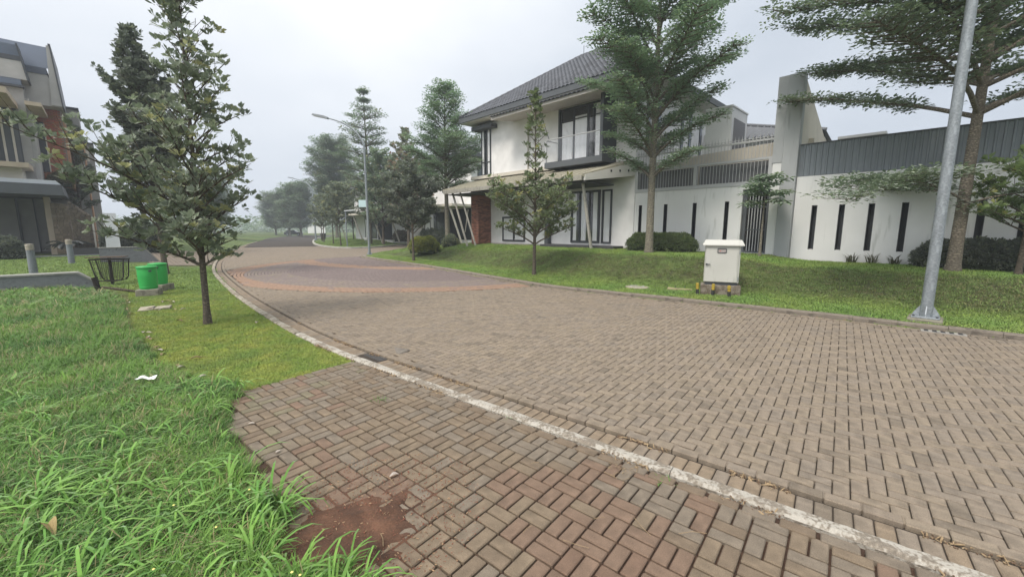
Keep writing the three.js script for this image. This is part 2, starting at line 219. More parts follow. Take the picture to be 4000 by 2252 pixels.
{
  const sh = new THREE.Shape(ROAD.map(([x, z]) => new THREE.Vector2(x, -z))), g = new THREE.ShapeGeometry(sh); g.rotateX(-Math.PI / 2); g.translate(0, -0.03, 0);
  put('road_bed', g, M('joint sand', [0.065, 0.05, 0.037], { map: T.ground, roughness: 1 }), road);
  const list = [], r = rng(31), L = 0.2, W = 0.1;
  const toneAt = (x, z) => { const n = fbm(x * 0.9, z * 0.9, 12, 3), k = r(); if (n > 0.2 && k < 0.6) return k < 0.04 ? 'oily' : 'cool'; if (n < -0.22 && k < 0.5) return 'warm'; if (k < 0.05) return 'dim'; return k < 0.55 ? 'grey' : k < 0.85 ? 'warm' : 'cool'; };
  const heave = (x, z) => 0.006 * fbm(x * 0.7, z * 0.7, 15, 2);
  const lay = (x, z, ux, uz) => { // brick centre with its long axis along (ux, uz)
    if (!seen(x, z)) return; const e = near(KERB_L, x, z), f = near(KERB_R, x, z); if (e.d < 0.375 || f.d < 0.2 || near(KERB_I, x, z).d < 0.25 || !inside(ROAD, x, z)) return;
    if (Math.hypot(x - CIRCLE[0], z - CIRCLE[1]) < CIRCLE[2] + 0.06) return;
    list.push({ x, y: heave(x, z), z, a: Math.atan2(-uz, ux), tone: toneAt(x, z), s: ux === DX ? V(1, 1, 0.94) : V(0.97, 1, 1) });
  };
  // herringbone: rows step by one brick width, pairs of a flat and an upright brick
  for (let m = -620; m < 420; m++) for (let n = -220; n < 220; n++) {
    const ox = (m + 2 * n) * W, oz = (m - 2 * n) * W; // lattice (1,1) and (2,-2) in brick widths
    const p = (a, b) => [a * DX + b * DZ, a * DZ - b * DX];
    const a = p(ox + W, oz + W / 2), b = p(ox + W / 2 - 0.0, oz + L + 0.0);
    if (Math.hypot(...a) > 47) continue;
    lay(a[0], a[1], DX, DZ); lay(b[0], b[1], DZ, -DX);
  }
  // gutter along the left kerb: a header course in the sunken channel, then a stretcher course
  const at = (line, off, step, cb) => { let acc = 0, next = step / 2; for (let i = 0; i + 1 < line.length; i++) { const [ax, az] = line[i], dx = line[i + 1][0] - ax, dz = line[i + 1][1] - az, l = Math.hypot(dx, dz); while (next < acc + l) { const t = (next - acc) / l; cb(ax + dx * t + (-dz / l) * off * -1, az + dz * t + dx / l * off * -1, dx / l, dz / l); next += step; } acc += l; } };
  at(KERB_L, -0.19, 0.101, (x, z, tx, tz) => { if (z < 0.5 && z > -45 && seen(x, z) && !(Math.hypot(x + 1.93, z + 5.72) < 0.26)) list.push({ x, y: -0.014, z, a: Math.atan2(-tx, -tz), tone: r() < 0.6 ? 'tan' : toneAt(x, z), s: V(0.95, 1, 1) }); });
  at(KERB_L, -0.36, 0.2, (x, z, tx, tz) => { if (z < 0.5 && z > -45 && seen(x, z)) list.push({ x, y: 0.008, z, a: Math.atan2(-tz, tx), tone: toneAt(x, z) }); });
  at(KERB_R, 0.11, 0.2, (x, z, tx, tz) => { if (z > -40 && seen(x, z)) list.push({ x, y: 0, z, a: Math.atan2(-tz, tx), tone: toneAt(x, z) }); });
  layPavers(road, list, PG, 300, 'paver_field');
  // the round junction pattern: concentric courses, orange, mauve, plum, with an orange arc across
  const ring = [];
  for (let q = CIRCLE[2] - 0.05; q > 0.6; q -= 0.1185) { const n = Math.floor(2 * Math.PI * q / 0.205); for (let i = 0; i < n; i++) {
    const t = (i + (Math.round(q * 10) % 2) / 2) / n * 2 * Math.PI, x = CIRCLE[0] + q * Math.cos(t), z = CIRCLE[1] + q * Math.sin(t);
    if (!seen(x, z) || near(KERB_L, x, z).d < 0.45 || near(KERB_R, x, z).d < 0.2 || !inside(ROAD, x, z)) continue;
    const d = Math.hypot(x - ARC[0], z - ARC[1]), k = r(); let tone = q > 8.02 ? 'orange' : q > 6.45 ? (k < 0.3 ? 'cool' : 'mauve') : 'plum';
    if (q < 8.02 && d < ARC[2] && d > ARC[3]) tone = 'orange'; else if (d <= ARC[3]) tone = k < 0.5 ? 'mauve' : 'plum'; if (k > 0.96) tone = 'mauve';
    ring.push({ x, y: 0, z, a: Math.atan2(-Math.cos(t), -Math.sin(t)), tone });
  } }
  layPavers(road, ring, PGO, 0, 'ring_paver_field');
}
const apron = tag(base('driveway'), 'basket-weave paver driveway apron stained with red soil in the foreground', 'driveway', null, 'structure');
{
  const list = [], r = rng(51), m = 0.193, p = (a, b) => [0.012 + a * 0.775 + b * 0.632, -2.63 + a * 0.632 - b * 0.775];
  const g = new THREE.ShapeGeometry(new THREE.Shape(APRON.map(([x, z]) => new THREE.Vector2(x, -z)))); g.rotateX(-Math.PI / 2); g.translate(0, -0.022, 0);
  put('driveway_bed', g, M('red soil joint', [0.11, 0.062, 0.04], { map: T.ground, roughness: 1, bumpMap: T.grainBump, bumpScale: 0.01 }), apron);
  for (let i = -26; i < 40; i++) for (let j = -20; j < 26; j++) for (const k of [0, 1]) {
    const v = (i + j) & 1, o = k * 0.5 + 0.25, c = v ? p((i + o) * m, (j + 0.5) * m) : p((i + 0.5) * m, (j + o) * m), [x, z] = c; if (!inside(APRON, x, z) || near(KERB_L, x, z).d < 0.135) continue;
    const n = fbm(x * 0.8 + 3, z * 0.8, 21, 3), q = r() * 0.2 + n * 1.2 + 0.3 * sstep(-3.8, -2, z) - 0.02; const far = sstep(-4, -5, z);
    let tone = q > 0.62 ? 'rust' : q > 0.44 ? 'red' : q > 0.3 ? (r() < 0.5 ? 'apron' : 'red') : r() < 0.45 ? 'apron' : r() < 0.5 ? 'umber' : r() < 0.5 ? 'dim' : 'stone'; if (near(KERB_L, x, z).d < 0.55 && r() < 0.45) tone = 'dim'; if (x < -1.9 && r() < 0.4) tone = r() < 0.4 ? 'moss' : 'dim';
    list.push({ x, y: 0.002 + 0.008 * fbm(x, z, 7, 2), z, a: v ? Math.atan2(0.775, 0.632) : Math.atan2(-0.632, 0.775), tone, tx: (r() - 0.5) * 0.03, tz: (r() - 0.5) * 0.03 });
  }
  // header row along the kerb
  for (let i = 0; i + 1 < KERB_L.length; i++) { const [ax, az] = KERB_L[i], dx = KERB_L[i + 1][0] - ax, dz = KERB_L[i + 1][1] - az, l = Math.hypot(dx, dz), n = Math.round(l / 0.2); for (let k = 0; k < n; k++) { const x = ax + dx * (k + 0.5) / n + dz / l * 0.13, z = az + dz * (k + 0.5) / n - dx / l * 0.13; if (z > -5.3 && z < 1 && seen(x, z)) list.push({ x, y: 0.012, z, a: Math.atan2(-dz, dx), tone: r() < 0.5 ? 'umber' : 'dim', tx: 0.01, tz: 0 }); } }
  layPavers(apron, list, PGW, 300, 'paver_field');
}
// ---------------------------------------------------------------- kerbs
function kerb(name, label, line, w0, w1, y0, y1, z0, z1, mat, seed, len = 1) { // stones along a line between offsets w0..w1 (positive into the road)
  const g = tag(base(name), label, 'kerb', null, 'structure'), r = rng(seed); let acc = 0, st = null; const pts = [];
  for (const [x, z] of line) if (z < z0 && z > z1) pts.push([x, z]);
  let run = []; const flush = () => { if (run.length < 2) return; const b = B(); const n = run.map((q, i) => { const a = run[Math.max(i - 1, 0)], c = run[Math.min(i + 1, run.length - 1)], l = Math.hypot(c[0] - a[0], c[1] - a[1]) || 1; return [-(c[1] - a[1]) / l, (c[0] - a[0]) / l]; });
    const j = () => (r() - 0.5) * 0.016, P = (i, o, y) => [run[i][0] - n[i][0] * o, y, run[i][1] - n[i][1] * o], dy = j() * 0.7, E = run.map(() => [j(), j(), j(), j() * 0.6]);
    for (let i = 0; i + 1 < run.length; i++) { const prof = (k) => [P(k, w0 + E[k][0], y0), P(k, w0 + E[k][0], y1 + dy - 0.012), P(k, w0 + 0.02 + E[k][1], y1 + dy), P(k, w1 - 0.025 + E[k][2], y1 + dy + E[k][3] * 0.4), P(k, w1 + E[k][2], y1 - 0.02 + dy), P(k, w1 + E[k][2], y0)], A = prof(i), C = prof(i + 1); for (let k = 0; k < 5; k++) b.poly([A[k], C[k], C[k + 1], A[k + 1]]); if (!i) b.poly(A); if (i === run.length - 2) b.poly([...C].reverse()); }
    b.build('kerb_stone', mat, g); };
  const fine = []; for (let i = 0; i + 1 < pts.length; i++) { const n = Math.max(1, Math.round(Math.hypot(pts[i + 1][0] - pts[i][0], pts[i + 1][1] - pts[i][1]) / 0.07)); for (let k = 0; k < n; k++) fine.push([lerp(pts[i][0], pts[i + 1][0], k / n), lerp(pts[i][1], pts[i + 1][1], k / n)]); }
  let d = 0; for (let i = 0; i < fine.length; i++) { const far = Math.hypot(...fine[i]), L = far < 25 ? len : len * 6, st = far < 9 ? 1 : far < 20 ? 3 : 8; if (i % st && i !== fine.length - 1) continue; run.push(fine[i]); if (run.length > 1) d += Math.hypot(fine[i][0] - run[run.length - 2][0], fine[i][1] - run[run.length - 2][1]); if (d > L) { flush(); const q = run[run.length - 1], a = run[run.length - 2], l = Math.hypot(q[0] - a[0], q[1] - a[1]); run = [[q[0] + (q[0] - a[0]) / l * 0.006, q[1] + (q[1] - a[1]) / l * 0.006]]; d = 0; } }
  flush(); return g;
}
const wornKerb = M('worn kerb paint', [0.64, 0.62, 0.585], { map: T.worn, roughness: 0.95, bumpMap: T.grainBump, bumpScale: 0.012 });
const KSPLIT = KERB_L.findIndex(([, z]) => z < -6.3);
const roughKerb = M('rough concrete kerb', [0.36, 0.31, 0.25], { map: T.concrete, roughness: 1, bumpMap: T.grainBump, bumpScale: 0.02 });
kerb('kerb', 'flush kerb with worn white paint between driveway and road', KERB_L.slice(0, KSPLIT + 1), -0.055, 0.06, -0.1, 0.022, 1.5, -60, wornKerb, 3, 2.2);
kerb('kerb', 'pale unpainted kerb along the mown left verge and the far street', KERB_L.slice(KSPLIT), -0.06, 0.065, -0.1, 0.026, 1, -60, M('pale rough kerb', [0.56, 0.53, 0.47], { map: T.worn, roughness: 1, bumpMap: T.grainBump, bumpScale: 0.015 }), 7, 1.2);
kerb('kerb', 'low rough kerb along the banked lawn on the right', KERB_R, -0.14, 0.045, -0.1, 0.085, 2, -45, roughKerb, 4, 0.62);
kerb('kerb', 'pale kerb curving round the planted island beyond the junction', KERB_I, -0.1, 0.12, -0.1, 0.12, -20, -100, M('pale kerb', [0.6, 0.58, 0.52], { map: T.concrete }), 5, 1.5);

// ---------------------------------------------------------------- the right-hand house row
const WHITE = M('white wall', [0.84, 0.84, 0.84], { map: T.plaster, bumpMap: T.grainBump, bumpScale: 0.002, roughness: 0.9 });
const STAINED = M('stained white wall', [0.8, 0.81, 0.81], { map: T.stain, roughness: 0.92 });
const CONC = M('grey painted concrete', [0.43, 0.45, 0.465], { map: T.stain, roughness: 0.9 });
const DARK = M('charcoal metal', [0.045, 0.05, 0.057], { roughness: 0.5 });
const DEEP = M('shade black', [0.02, 0.022, 0.025], { roughness: 1 });  // near black stands in for shade inside openings and under the carport
const TRIM = M('dark grey render', [0.1, 0.11, 0.12], { map: T.plaster, roughness: 0.8 });
const GALV = M('galvanised steel', [0.36, 0.4, 0.43], { map: T.galv, metalness: 0.35, roughness: 0.55 });
const BARS = M('grey painted steel', [0.4, 0.41, 0.42], { roughness: 0.6 });
const CURT = M('white curtain', [0.72, 0.73, 0.75], { roughness: 1 });
const GLASS = M('window glass', [1, 1, 1], { phys: true, transmission: 1, thickness: 0, roughness: 0.04, ior: 1.5 });
const KHAKI = M('weathered cream roof sheet', [0.5, 0.47, 0.36], { map: T.concrete, roughness: 0.8 });
const CREAM = M('cream paint', [0.62, 0.58, 0.5], { map: T.plaster, roughness: 0.85 });
const BRICK = M('red brick', [0.5, 0.2, 0.125], { map: T.grain, bumpMap: T.grainBump, bumpScale: 0.004, roughness: 0.95 });
const MORTAR = M('mortar', [0.3, 0.25, 0.21], { map: T.grain, roughness: 1 });
const TILE = M('roof tile', [0.085, 0.092, 0.11], { map: T.grain, roughness: 0.62 });
const POST = M('weathered white post', [0.66, 0.63, 0.57], { map: T.concrete, roughness: 0.85 });
const frameR = (name, X, Y, Z) => { const g = base(name, world(X, Y, Z), TURN); g.b = () => B().move(-X, -Y, -Z); return g; };
function windowAt(g, X0, X1, Y0, Y1, Z, cuts, o = {}) { // frame, panes, curtains; cuts are inner X positions of mullions
  const f = g.b(), t = o.t ?? 0.07, m = [X0, ...cuts, X1];
  f.box(X0, Y0, Z, X1, Y0 + t, Z + 0.07); f.box(X0, Y1 - t, Z, X1, Y1, Z + 0.07); m.forEach((x, i) => { const a = i === 0 ? x : i === m.length - 1 ? x - t : x - t / 2; f.box(a, Y0 + t, Z, a + t, Y1 - t, Z + 0.068); });
  for (const y of o.rows ?? []) f.box(X0 + t, y, Z + 0.01, X1 - t, y + 0.05, Z + 0.06);
  const w = f.build('window', o.frame ?? DARK, g); g.b().box(X0 + 0.01, Y0 + 0.01, Z + 0.003, X1 - 0.01, Y1 - 0.01, Z + 0.008).build('dark_room_panel', DEEP, w);  // dark panel on the solid wall stands in for the unlit room
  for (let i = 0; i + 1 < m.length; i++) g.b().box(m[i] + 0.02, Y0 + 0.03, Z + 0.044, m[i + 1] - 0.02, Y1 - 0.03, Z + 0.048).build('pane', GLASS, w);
  for (const [a, b, y0, y1] of o.curtains ?? []) { const c = g.b(), n = Math.max(8, Math.round((b - a) / 0.018)), P = (i, y) => [a + (b - a) * i / n, y, Z + 0.024 + 0.011 * Math.sin(i * 1.1 + Math.sin(i * 0.37) * 2)]; for (let i = 0; i < n; i++) c.poly([P(i, y0 ?? Y0 + 0.05), P(i + 1, y0 ?? Y0 + 0.05), P(i + 1, y1 ?? Y1 - 0.06), P(i, y1 ?? Y1 - 0.06)]); c.build('curtain', CURT, w); }
  return w;
}
const halfTile = (w, l, rise, seg = 5) => { const b = B(), P = (k, z) => { const t = k / seg; return [-w / 2 + w * t, rise * Math.sin(Math.PI * t) - 0.006, z]; }; for (let k = 0; k < seg; k++) { b.poly([P(k, l / 2), P(k + 1, l / 2), P(k + 1, -l / 2).map((q, i) => i === 1 ? q - 0.02 : q), P(k, -l / 2).map((q, i) => i === 1 ? q - 0.02 : q)]); const a = P(k, l / 2), c = P(k + 1, l / 2); b.poly([[a[0], a[1] - 0.03, a[2]], [c[0], c[1] - 0.03, c[2]], c, a]); } return b.geo(); };
{
  const h = tag(frameR('house', -9, 0.9, 0), 'large white two-storey house with dark hipped tile roof, glass balcony and cream terrace canopy', 'house');
  h.b().box(-14.3, 0.5, -9, -3.95, 8.0, 0).box(-3.95, 0.5, -11, -3.3, 6.9, -7.2).build('wall', WHITE, h);
  h.b().box(-14.34, 0.6, 0, -3.92, 0.98, 0.03).build('plinth', M('pale plinth', [0.55, 0.54, 0.52], { map: T.stain }), h);
  // hipped roof
  const e = 8.3, R = [[-15.2, e, 1.05], [-3.0, e, 1.05], [-3.0, e, -9.4], [-15.2, e, -9.4]], A = [-10.15, 11.85, -4.15], C = [-7.95, 11.85, -4.15];
  const rf = h.b().poly([R[0], R[1], C, A]).poly([R[1], R[2], C]).poly([R[2], R[3], A, C]).poly([R[3], R[0], A]).poly([R[0], R[3], R[2], R[1]].map(([x, y, z]) => [x, y - 0.25, z])).build('roof', TILE, h);
  h.b().box(-15.22, e - 0.26, 1.0, -2.98, e + 0.02, 1.08).box(-3.06, e - 0.26, -9.4, -2.98, e + 0.02, 1.0).box(-15.22, e - 0.26, -9.4, -15.14, e + 0.02, 1.0).build('fascia', TRIM, h);
  h.b().box(-15.14, e - 0.3, -9.3, -3.06, e - 0.255, 1.0).build('soffit', M('soffit', [0.5, 0.48, 0.45]), h);
  const up = Math.hypot(5.2, 3.55), pitch = Math.atan2(3.55, 5.2), tiles = [], tg = halfTile(0.235, 0.36, 0.055);
  for (let r = 0; r < 20; r++) { const s = (r + 0.5) * 0.31, y = e + 0.03 + s * Math.sin(pitch), z = 1.08 - s * Math.cos(pitch), f = s / up, x0 = lerp(-15.2, A[0], f), x1 = lerp(-3, C[0], f); for (let x = x0 + 0.12; x < x1 - 0.05; x += 0.235) tiles.push([x, y, z]); }
  const tq = new THREE.Quaternion().setFromEuler(new THREE.Euler(pitch, 0, 0)), order = tiles.map((t) => [t, world(t[0], t[1], t[2])]).sort((a, b) => Math.hypot(...a[1]) - Math.hypot(...b[1])), tr = rng(6);
  const off = V(9, -0.9, 0), lump = [], tileMats = [TILE, M('roof tile b', [0.1, 0.108, 0.128], { map: T.grain, roughness: 0.6 }), M('roof tile c', [0.07, 0.075, 0.088], { map: T.grain, roughness: 0.68 })];
  order.forEach(([t], i) => { const p = V(...t).add(off); if (i < 290) { const m = put('tile', tg, tileMats[Math.floor(tr() * 3)], rf); m.position.copy(p); m.quaternion.copy(tq); } else { const f = 0.8 + tr() * 0.45; lump.push({ m: TRS(p, tq, 1), c: lin(f, f, f) }); } });
  instanced('tile_field', tg, TILE, lump, rf);
  const cap = (P, Q, n, name) => { const b = h.b(), a = V(...P), d = V(...Q).sub(a); for (let i = 0; i < n; i++) { const p = a.clone().addScaledVector(d, i / n), q = a.clone().addScaledVector(d, (i + 1.12) / n); b.tube([p, q], [0.115, 0.095], 7); } b.build(name, TILE, rf); };
  cap(R[0].map((q, i) => q + (i === 1 ? 0.06 : 0)), A, 20, 'hip_cap'); cap(A, C, 7, 'ridge_cap'); cap(R[1].map((q, i) => q + (i === 1 ? 0.06 : 0)), C, 20, 'hip_cap');
  h.b().tube([V(-13.2, 9.9, -0.8), V(-13.2, 10.9, -0.8)].map((v) => v.add(V(3.8, 1.1, -2.6))), 0.016, 5).build('lightning_rod', DARK, h);
  // lower eave over the balcony
  const le = B().move(9, -0.9, 0); const q0 = [[0, 7.72], [1.7, 7.5], [1.7, 7.64], [0, 8.02]]; for (const x of [-11.6, -4.1]) { const p = q0.map(([z, y]) => [x, y, z]); le.poly(x < -5 ? [...p].reverse() : p); } for (let i = 0; i < 4; i++) { const a = q0[i], b = q0[(i + 1) % 4]; le.poly([[-11.6, a[1], a[0]], [-11.6, b[1], b[0]], [-4.1, b[1], b[0]], [-4.1, a[1], a[0]]].reverse()); }
  const lower = le.build('lower_eave', M('eave board', [0.5, 0.47, 0.44], { map: T.plaster }), h); const row = []; for (let x = -11.45; x < -4.1; x += 0.235) for (let r = 0; r < 4; r++) row.push({ m: TRS(V(x + 9, 7.68 - 0.9 + r * 0.085, 1.62 - r * 0.31), new THREE.Quaternion().setFromEuler(new THREE.Euler(0.22, 0, 0)), 1) }); instanced('eave_tiles', tg, TILE, row, lower, false);
  h.b().tube([V(-10.42, 7.5, 0.06), V(-10.42, 4.85, 0.06)], 0.045, 8).build('downpipe', POST, h);
  h.b().tube([V(-8.85, 7.55, 0.85), V(-8.08, 6.1, 1.05)], 0.02, 5).build('stay_rod', DARK, h);
  // corner window with its visor
  windowAt(h, -14.36, -13.5, 5.0, 7.7, 0.0, [-14.05, -13.85], { curtains: [[-14.3, -14.1], [-13.8, -13.55]], rows: [5.75] });
  h.b().box(-14.75, 7.62, -0.3, -12.95, 7.84, 0.5).build('visor', TRIM, h);
  // balcony
  h.b().box(-8.3, 4.72, 0, -5.12, 5.0, 1.12).box(-5.12, 4.72, 0, -4.97, 7.68, 1.12).box(-8.3, 5.0, 0, -8.2, 7.68, 0.1).build('balcony', TRIM, h);
  const bal = h.b().tube([V(-8.26, 6.05, 0.05), V(-8.26, 6.05, 1.08), V(-5.13, 6.05, 1.08)], 0.025, 6).box(-8.28, 5.0, 1.04, -8.2, 6.03, 1.1).build('railing', BARS, h);
  h.b().box(-8.19, 5.03, 1.07, -6.7, 6.02, 1.08).build('glass_panel', GLASS, bal); h.b().box(-6.68, 5.03, 1.07, -5.14, 6.02, 1.08).build('glass_panel', GLASS, bal); h.b().box(-8.265, 5.03, 0.05, -8.255, 6.02, 1.03).build('glass_panel', GLASS, bal);
  windowAt(h, -8.18, -5.25, 5.02, 7.66, 0.0, [-7.35, -6.5, -6.2], { t: 0.09, curtains: [[-8.1, -7.4, 5.1, 7.0], [-7.3, -6.6, 5.1, 7.2], [-6.1, -5.32]], rows: [7.05] });
  // terrace door, window, low window
  windowAt(h, -7.42, -5.72, 1.12, 3.62, 0.0, [-6.88, -6.3], { t: 0.1, curtains: [[-7.3, -7.1], [-6.8, -6.52], [-6.12, -5.86]] });
  windowAt(h, -5.6, -5.08, 1.12, 3.6, 0.0, [], { t: 0.07, curtains: [[-5.5, -5.14]] });
  windowAt(h, -12.5, -10.66, 1.08, 2.5, 0.0, [-11.55], { t: 0.09, curtains: [[-12.4, -11.62], [-11.48, -10.76]] });
  h.b().box(-8.95, 0.9, 0.03, -8.72, 4.3, 0.32).build('pillar', TRIM, h);
  h.b().box(-8.75, 0.75, 0.03, -4.4, 1.02, 0.9, 0.015).build('terrace_step', M('dark stone', [0.09, 0.09, 0.095], { map: T.concrete }), h); h.b().box(-12.9, 0.72, 0.03, -9.9, 0.96, 0.5, 0.015).build('terrace_step', M('pale stone step', [0.42, 0.4, 0.36], { map: T.concrete }), h);
  // brick pier, its bricks one by one
  const pier = h.b().box(-14.2, 0.5, 0, -13.565, 4.3, 1.04).build('brick_pier', MORTAR, h), bg = B().box(-0.097, -0.029, -0.05, 0.097, 0.029, 0.05, 0.005).geo(), br = rng(19), bricks = [];
  const bm = [BRICK, M('red brick b', [0.25, 0.095, 0.062], { map: T.grain, roughness: 0.95 }), M('red brick c', [0.34, 0.15, 0.1], { map: T.grain, roughness: 0.95 })];
  for (let r = 0; r < 49; r++) { for (let i = 0; i < 5; i++) { const z = 0.1 + i * 0.206 + (r % 2) * 0.1; if (z < 1.0) bricks.push([-13.6 + 0.0, 0.85 + r * 0.068, z, Math.PI / 2]); } for (let i = 0; i < 3; i++) { const x = -14.08 + i * 0.206 + (r % 2) * 0.06; bricks.push([x, 0.85 + r * 0.068, 1.0, 0]); } }
  bricks.slice(0, 298).forEach(([x, y, z, a]) => { const m = put('brick', bg, bm[Math.floor(br() * 3)], pier); m.position.set(x + 9, y - 0.9, z); m.rotation.y = a; });
  instanced('brick_courses', bg, BRICK, bricks.slice(298).map(([x, y, z, a]) => ({ m: TRS(V(x + 9, y - 0.9, z), yaw(a), 1) })), pier, false);
  // cream canopy over the terrace
  const cy = (z) => 4.78 - (z / 2.35) * 0.7, can = h.b(); const prof = [[0, 4.66], [2.35, 3.97], [2.35, 4.09], [0, 4.8]], XL = -15.0, XR = -3.98;
  for (let i = 0; i < 4; i++) { const a = prof[i], b = prof[(i + 1) % 4]; can.poly([[XL - a[0] * 0.1, a[1], a[0]], [XL - b[0] * 0.1, b[1], b[0]], [XR - b[0] * 0.45, b[1], b[0]], [XR - a[0] * 0.45, a[1], a[0]]].reverse()); } can.poly(prof.map(([z, y]) => [XL - z * 0.1, y, z]).reverse()); can.poly(prof.map(([z, y]) => [XR - z * 0.45, y, z]));
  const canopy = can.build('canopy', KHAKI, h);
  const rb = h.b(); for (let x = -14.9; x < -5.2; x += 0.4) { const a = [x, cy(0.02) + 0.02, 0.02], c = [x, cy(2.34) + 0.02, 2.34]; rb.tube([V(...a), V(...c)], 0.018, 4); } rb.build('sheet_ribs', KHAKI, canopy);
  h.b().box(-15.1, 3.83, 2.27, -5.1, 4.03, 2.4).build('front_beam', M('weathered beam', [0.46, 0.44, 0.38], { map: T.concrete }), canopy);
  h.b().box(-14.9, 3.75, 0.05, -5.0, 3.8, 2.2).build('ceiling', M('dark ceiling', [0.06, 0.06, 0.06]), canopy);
  h.b().box(-15.1, 4.8, 0.02, -8.6, 4.98, 0.3).build('gutter_box', CREAM, canopy);
  const gable = B().move(9, -0.9, 0); const gp = [[0.02, 4.1], [2.3, 3.82], [2.3, 4.06], [0.02, 4.68]].map(([z, y]) => [XR - z * 0.45 + 0.03, y, z]); gable.poly(gp); gable.poly([...gp].reverse().map(([x, y, z]) => [x - 0.08, y, z])); for (let i = 0; i < 4; i++) { const a = gp[i], b = gp[(i + 1) % 4]; gable.poly([[a[0] - 0.08, a[1], a[2]], [b[0] - 0.08, b[1], b[2]], b, a]); }
  const gb = gable.build('side_board', M('white board', [0.66, 0.65, 0.62], { map: T.plaster }), canopy); for (const z of [0.35, 0.75, 1.15]) h.b().box(XR - z * 0.45 + 0.03, 4.28 - z * 0.06, z - 0.05, XR - z * 0.45 + 0.05, 4.37 - z * 0.06, z + 0.05).build('vent_hole', DEEP, gb);
  const strut = (a, b, r) => h.b().tube([V(...a), V(...b)], r, 4).build('slanted_post', POST, h);
  strut([-5.42, 3.95, 1.9], [-5.33, 0.75, 1.2], 0.085); strut([-14.75, 3.95, 2.0], [-13.95, 0.75, 1.55], 0.075); strut([-14.15, 3.95, 1.9], [-13.4, 0.75, 1.35], 0.065); strut([-14.1, 1.6, 1.6], [-13.75, 2.9, 1.62], 0.03);
  // side wall facing the fence: tall narrow windows
  for (const [z, y0, y1] of [[-0.9, 5.2, 7.4], [-1.9, 5.2, 7.5], [-4.4, 5.0, 7.6], [-5.35, 5.0, 7.6], [-6.7, 5.4, 7.7]]) { const s = B().move(9, -0.9, 0); s.box(-3.95, y0, z - 0.16, -3.92, y1, z + 0.16); const w = s.build('narrow_window', DARK, h); B().move(9, -0.9, 0).box(-3.925, y0 + 0.06, z - 0.1, -3.912, y1 - 0.06, z + 0.1).build('pane', M('sky-bright glass', [0.1, 0.12, 0.14], { roughness: 0.06 }), w); }  // panes are opaque, one blue-grey tone
  const ac = tag(frameR('air_conditioner', -3.6, 5.5, -1.35), 'cream air conditioner unit on the house wall behind the thin-barred fence', 'air conditioner'); const ab = ac.b().box(-3.92, 5.5, -1.75, -3.6, 6.05, -0.95, 0.02).build('casing', CREAM, ac); ac.b().lathe([[0.2, 0], [0.22, 0.01]], 20); { const g = new THREE.TorusGeometry(0.19, 0.014, 6, 24); g.rotateY(Math.PI / 2); const m = put('fan_guard', g, DARK, ac); m.position.set(0.012, 0.28, 0.12); } ac.b().box(-3.92, 5.42, -1.7, -3.65, 5.5, -1.62).box(-3.92, 5.42, -1.1, -3.65, 5.5, -1.02).build('bracket', BARS, ac);
}
{ // white rooftop box and roofs behind the fence
  const a = tag(frameR('rooftop_annex', -1.0, 0, -3.4), 'stained white box annex with a dark opening behind the spiked fence', 'annex');
  a.b().box(-1.6, 0.9, -3.2, -0.6, 6.6, -1.35).build('wall', STAINED, a); a.b().box(-0.61, 5.0, -2.95, -0.58, 6.2, -1.6).build('opening', M('opening shade grey', [0.2, 0.2, 0.21]), a); a.b().box(-1.63, 6.6, -3.23, -0.57, 6.66, -1.32).build('parapet', STAINED, a);  // grey panel on the solid wall, its tone standing in for shade
  const r = tag(frameR('tiled_roof', 0, 0, -6), 'low dark tiled roof of the neighbour showing above the spiked fence', 'roof');
  r.b().box(-2.0, 0.9, -9, 1.4, 6.1, -5.6).build('wall', STAINED, r); const s = r.b(); s.poly([[-2.2, 7.05, -6.9], [-2.2, 5.95, -5.2], [1.6, 5.95, -5.2], [1.6, 6.2, -6.9]]).poly([[-2.2, 7.05, -6.9], [1.6, 6.2, -6.9], [1.6, 5.9, -9], [-2.2, 5.9, -9]]); const sr = s.build('roof_slope', M('grey tile', [0.16, 0.17, 0.185], { map: T.grain }), r); const c = r.b(); for (let x = -2.1; x < 1.6; x += 0.3) c.tube([V(x, 6.0, -5.22), V(x, lerp(7.05, 6.2, (x + 2.2) / 3.8) + 0.03, -6.88)], 0.05, 4); c.tube([V(-2.2, 7.1, -6.9), V(1.6, 6.25, -6.9)], 0.09, 6); c.build('tile_ridges', M('grey tile', [0.16, 0.17, 0.185]), sr);
}
function slotWall(g, X0, X1, Y0, Y1, z0, z1, slots, mat) { // a wall with real slot openings [x, half width, y0, y1] and a dark lining with an added dark sheet standing in for shade
  const b = g.b(); let x = X0; for (const [c, w, a, d] of slots) { b.box(x, Y0, z0, c - w, Y1, z1); b.box(c - w, Y0, z0, c + w, a, z1); b.box(c - w, d, z0, c + w, Y1, z1); x = c + w; } b.box(x, Y0, z0, X1, Y1, z1); const wall = b.build('wall', mat, g);
  for (const [c, w, a, d] of slots) { const f = g.b(); f.box(c - w, a, z0 - 0.05, c - w + 0.018, d, z1 + 0.012).box(c + w - 0.018, a, z0 - 0.05, c + w, d, z1 + 0.012); f.box(c - w - 0.01, a - 0.01, z0 - 0.03, c + w + 0.01, d + 0.01, z0 - 0.01); f.build('slot_dark_lining', DARK, wall); }
  return wall;
}
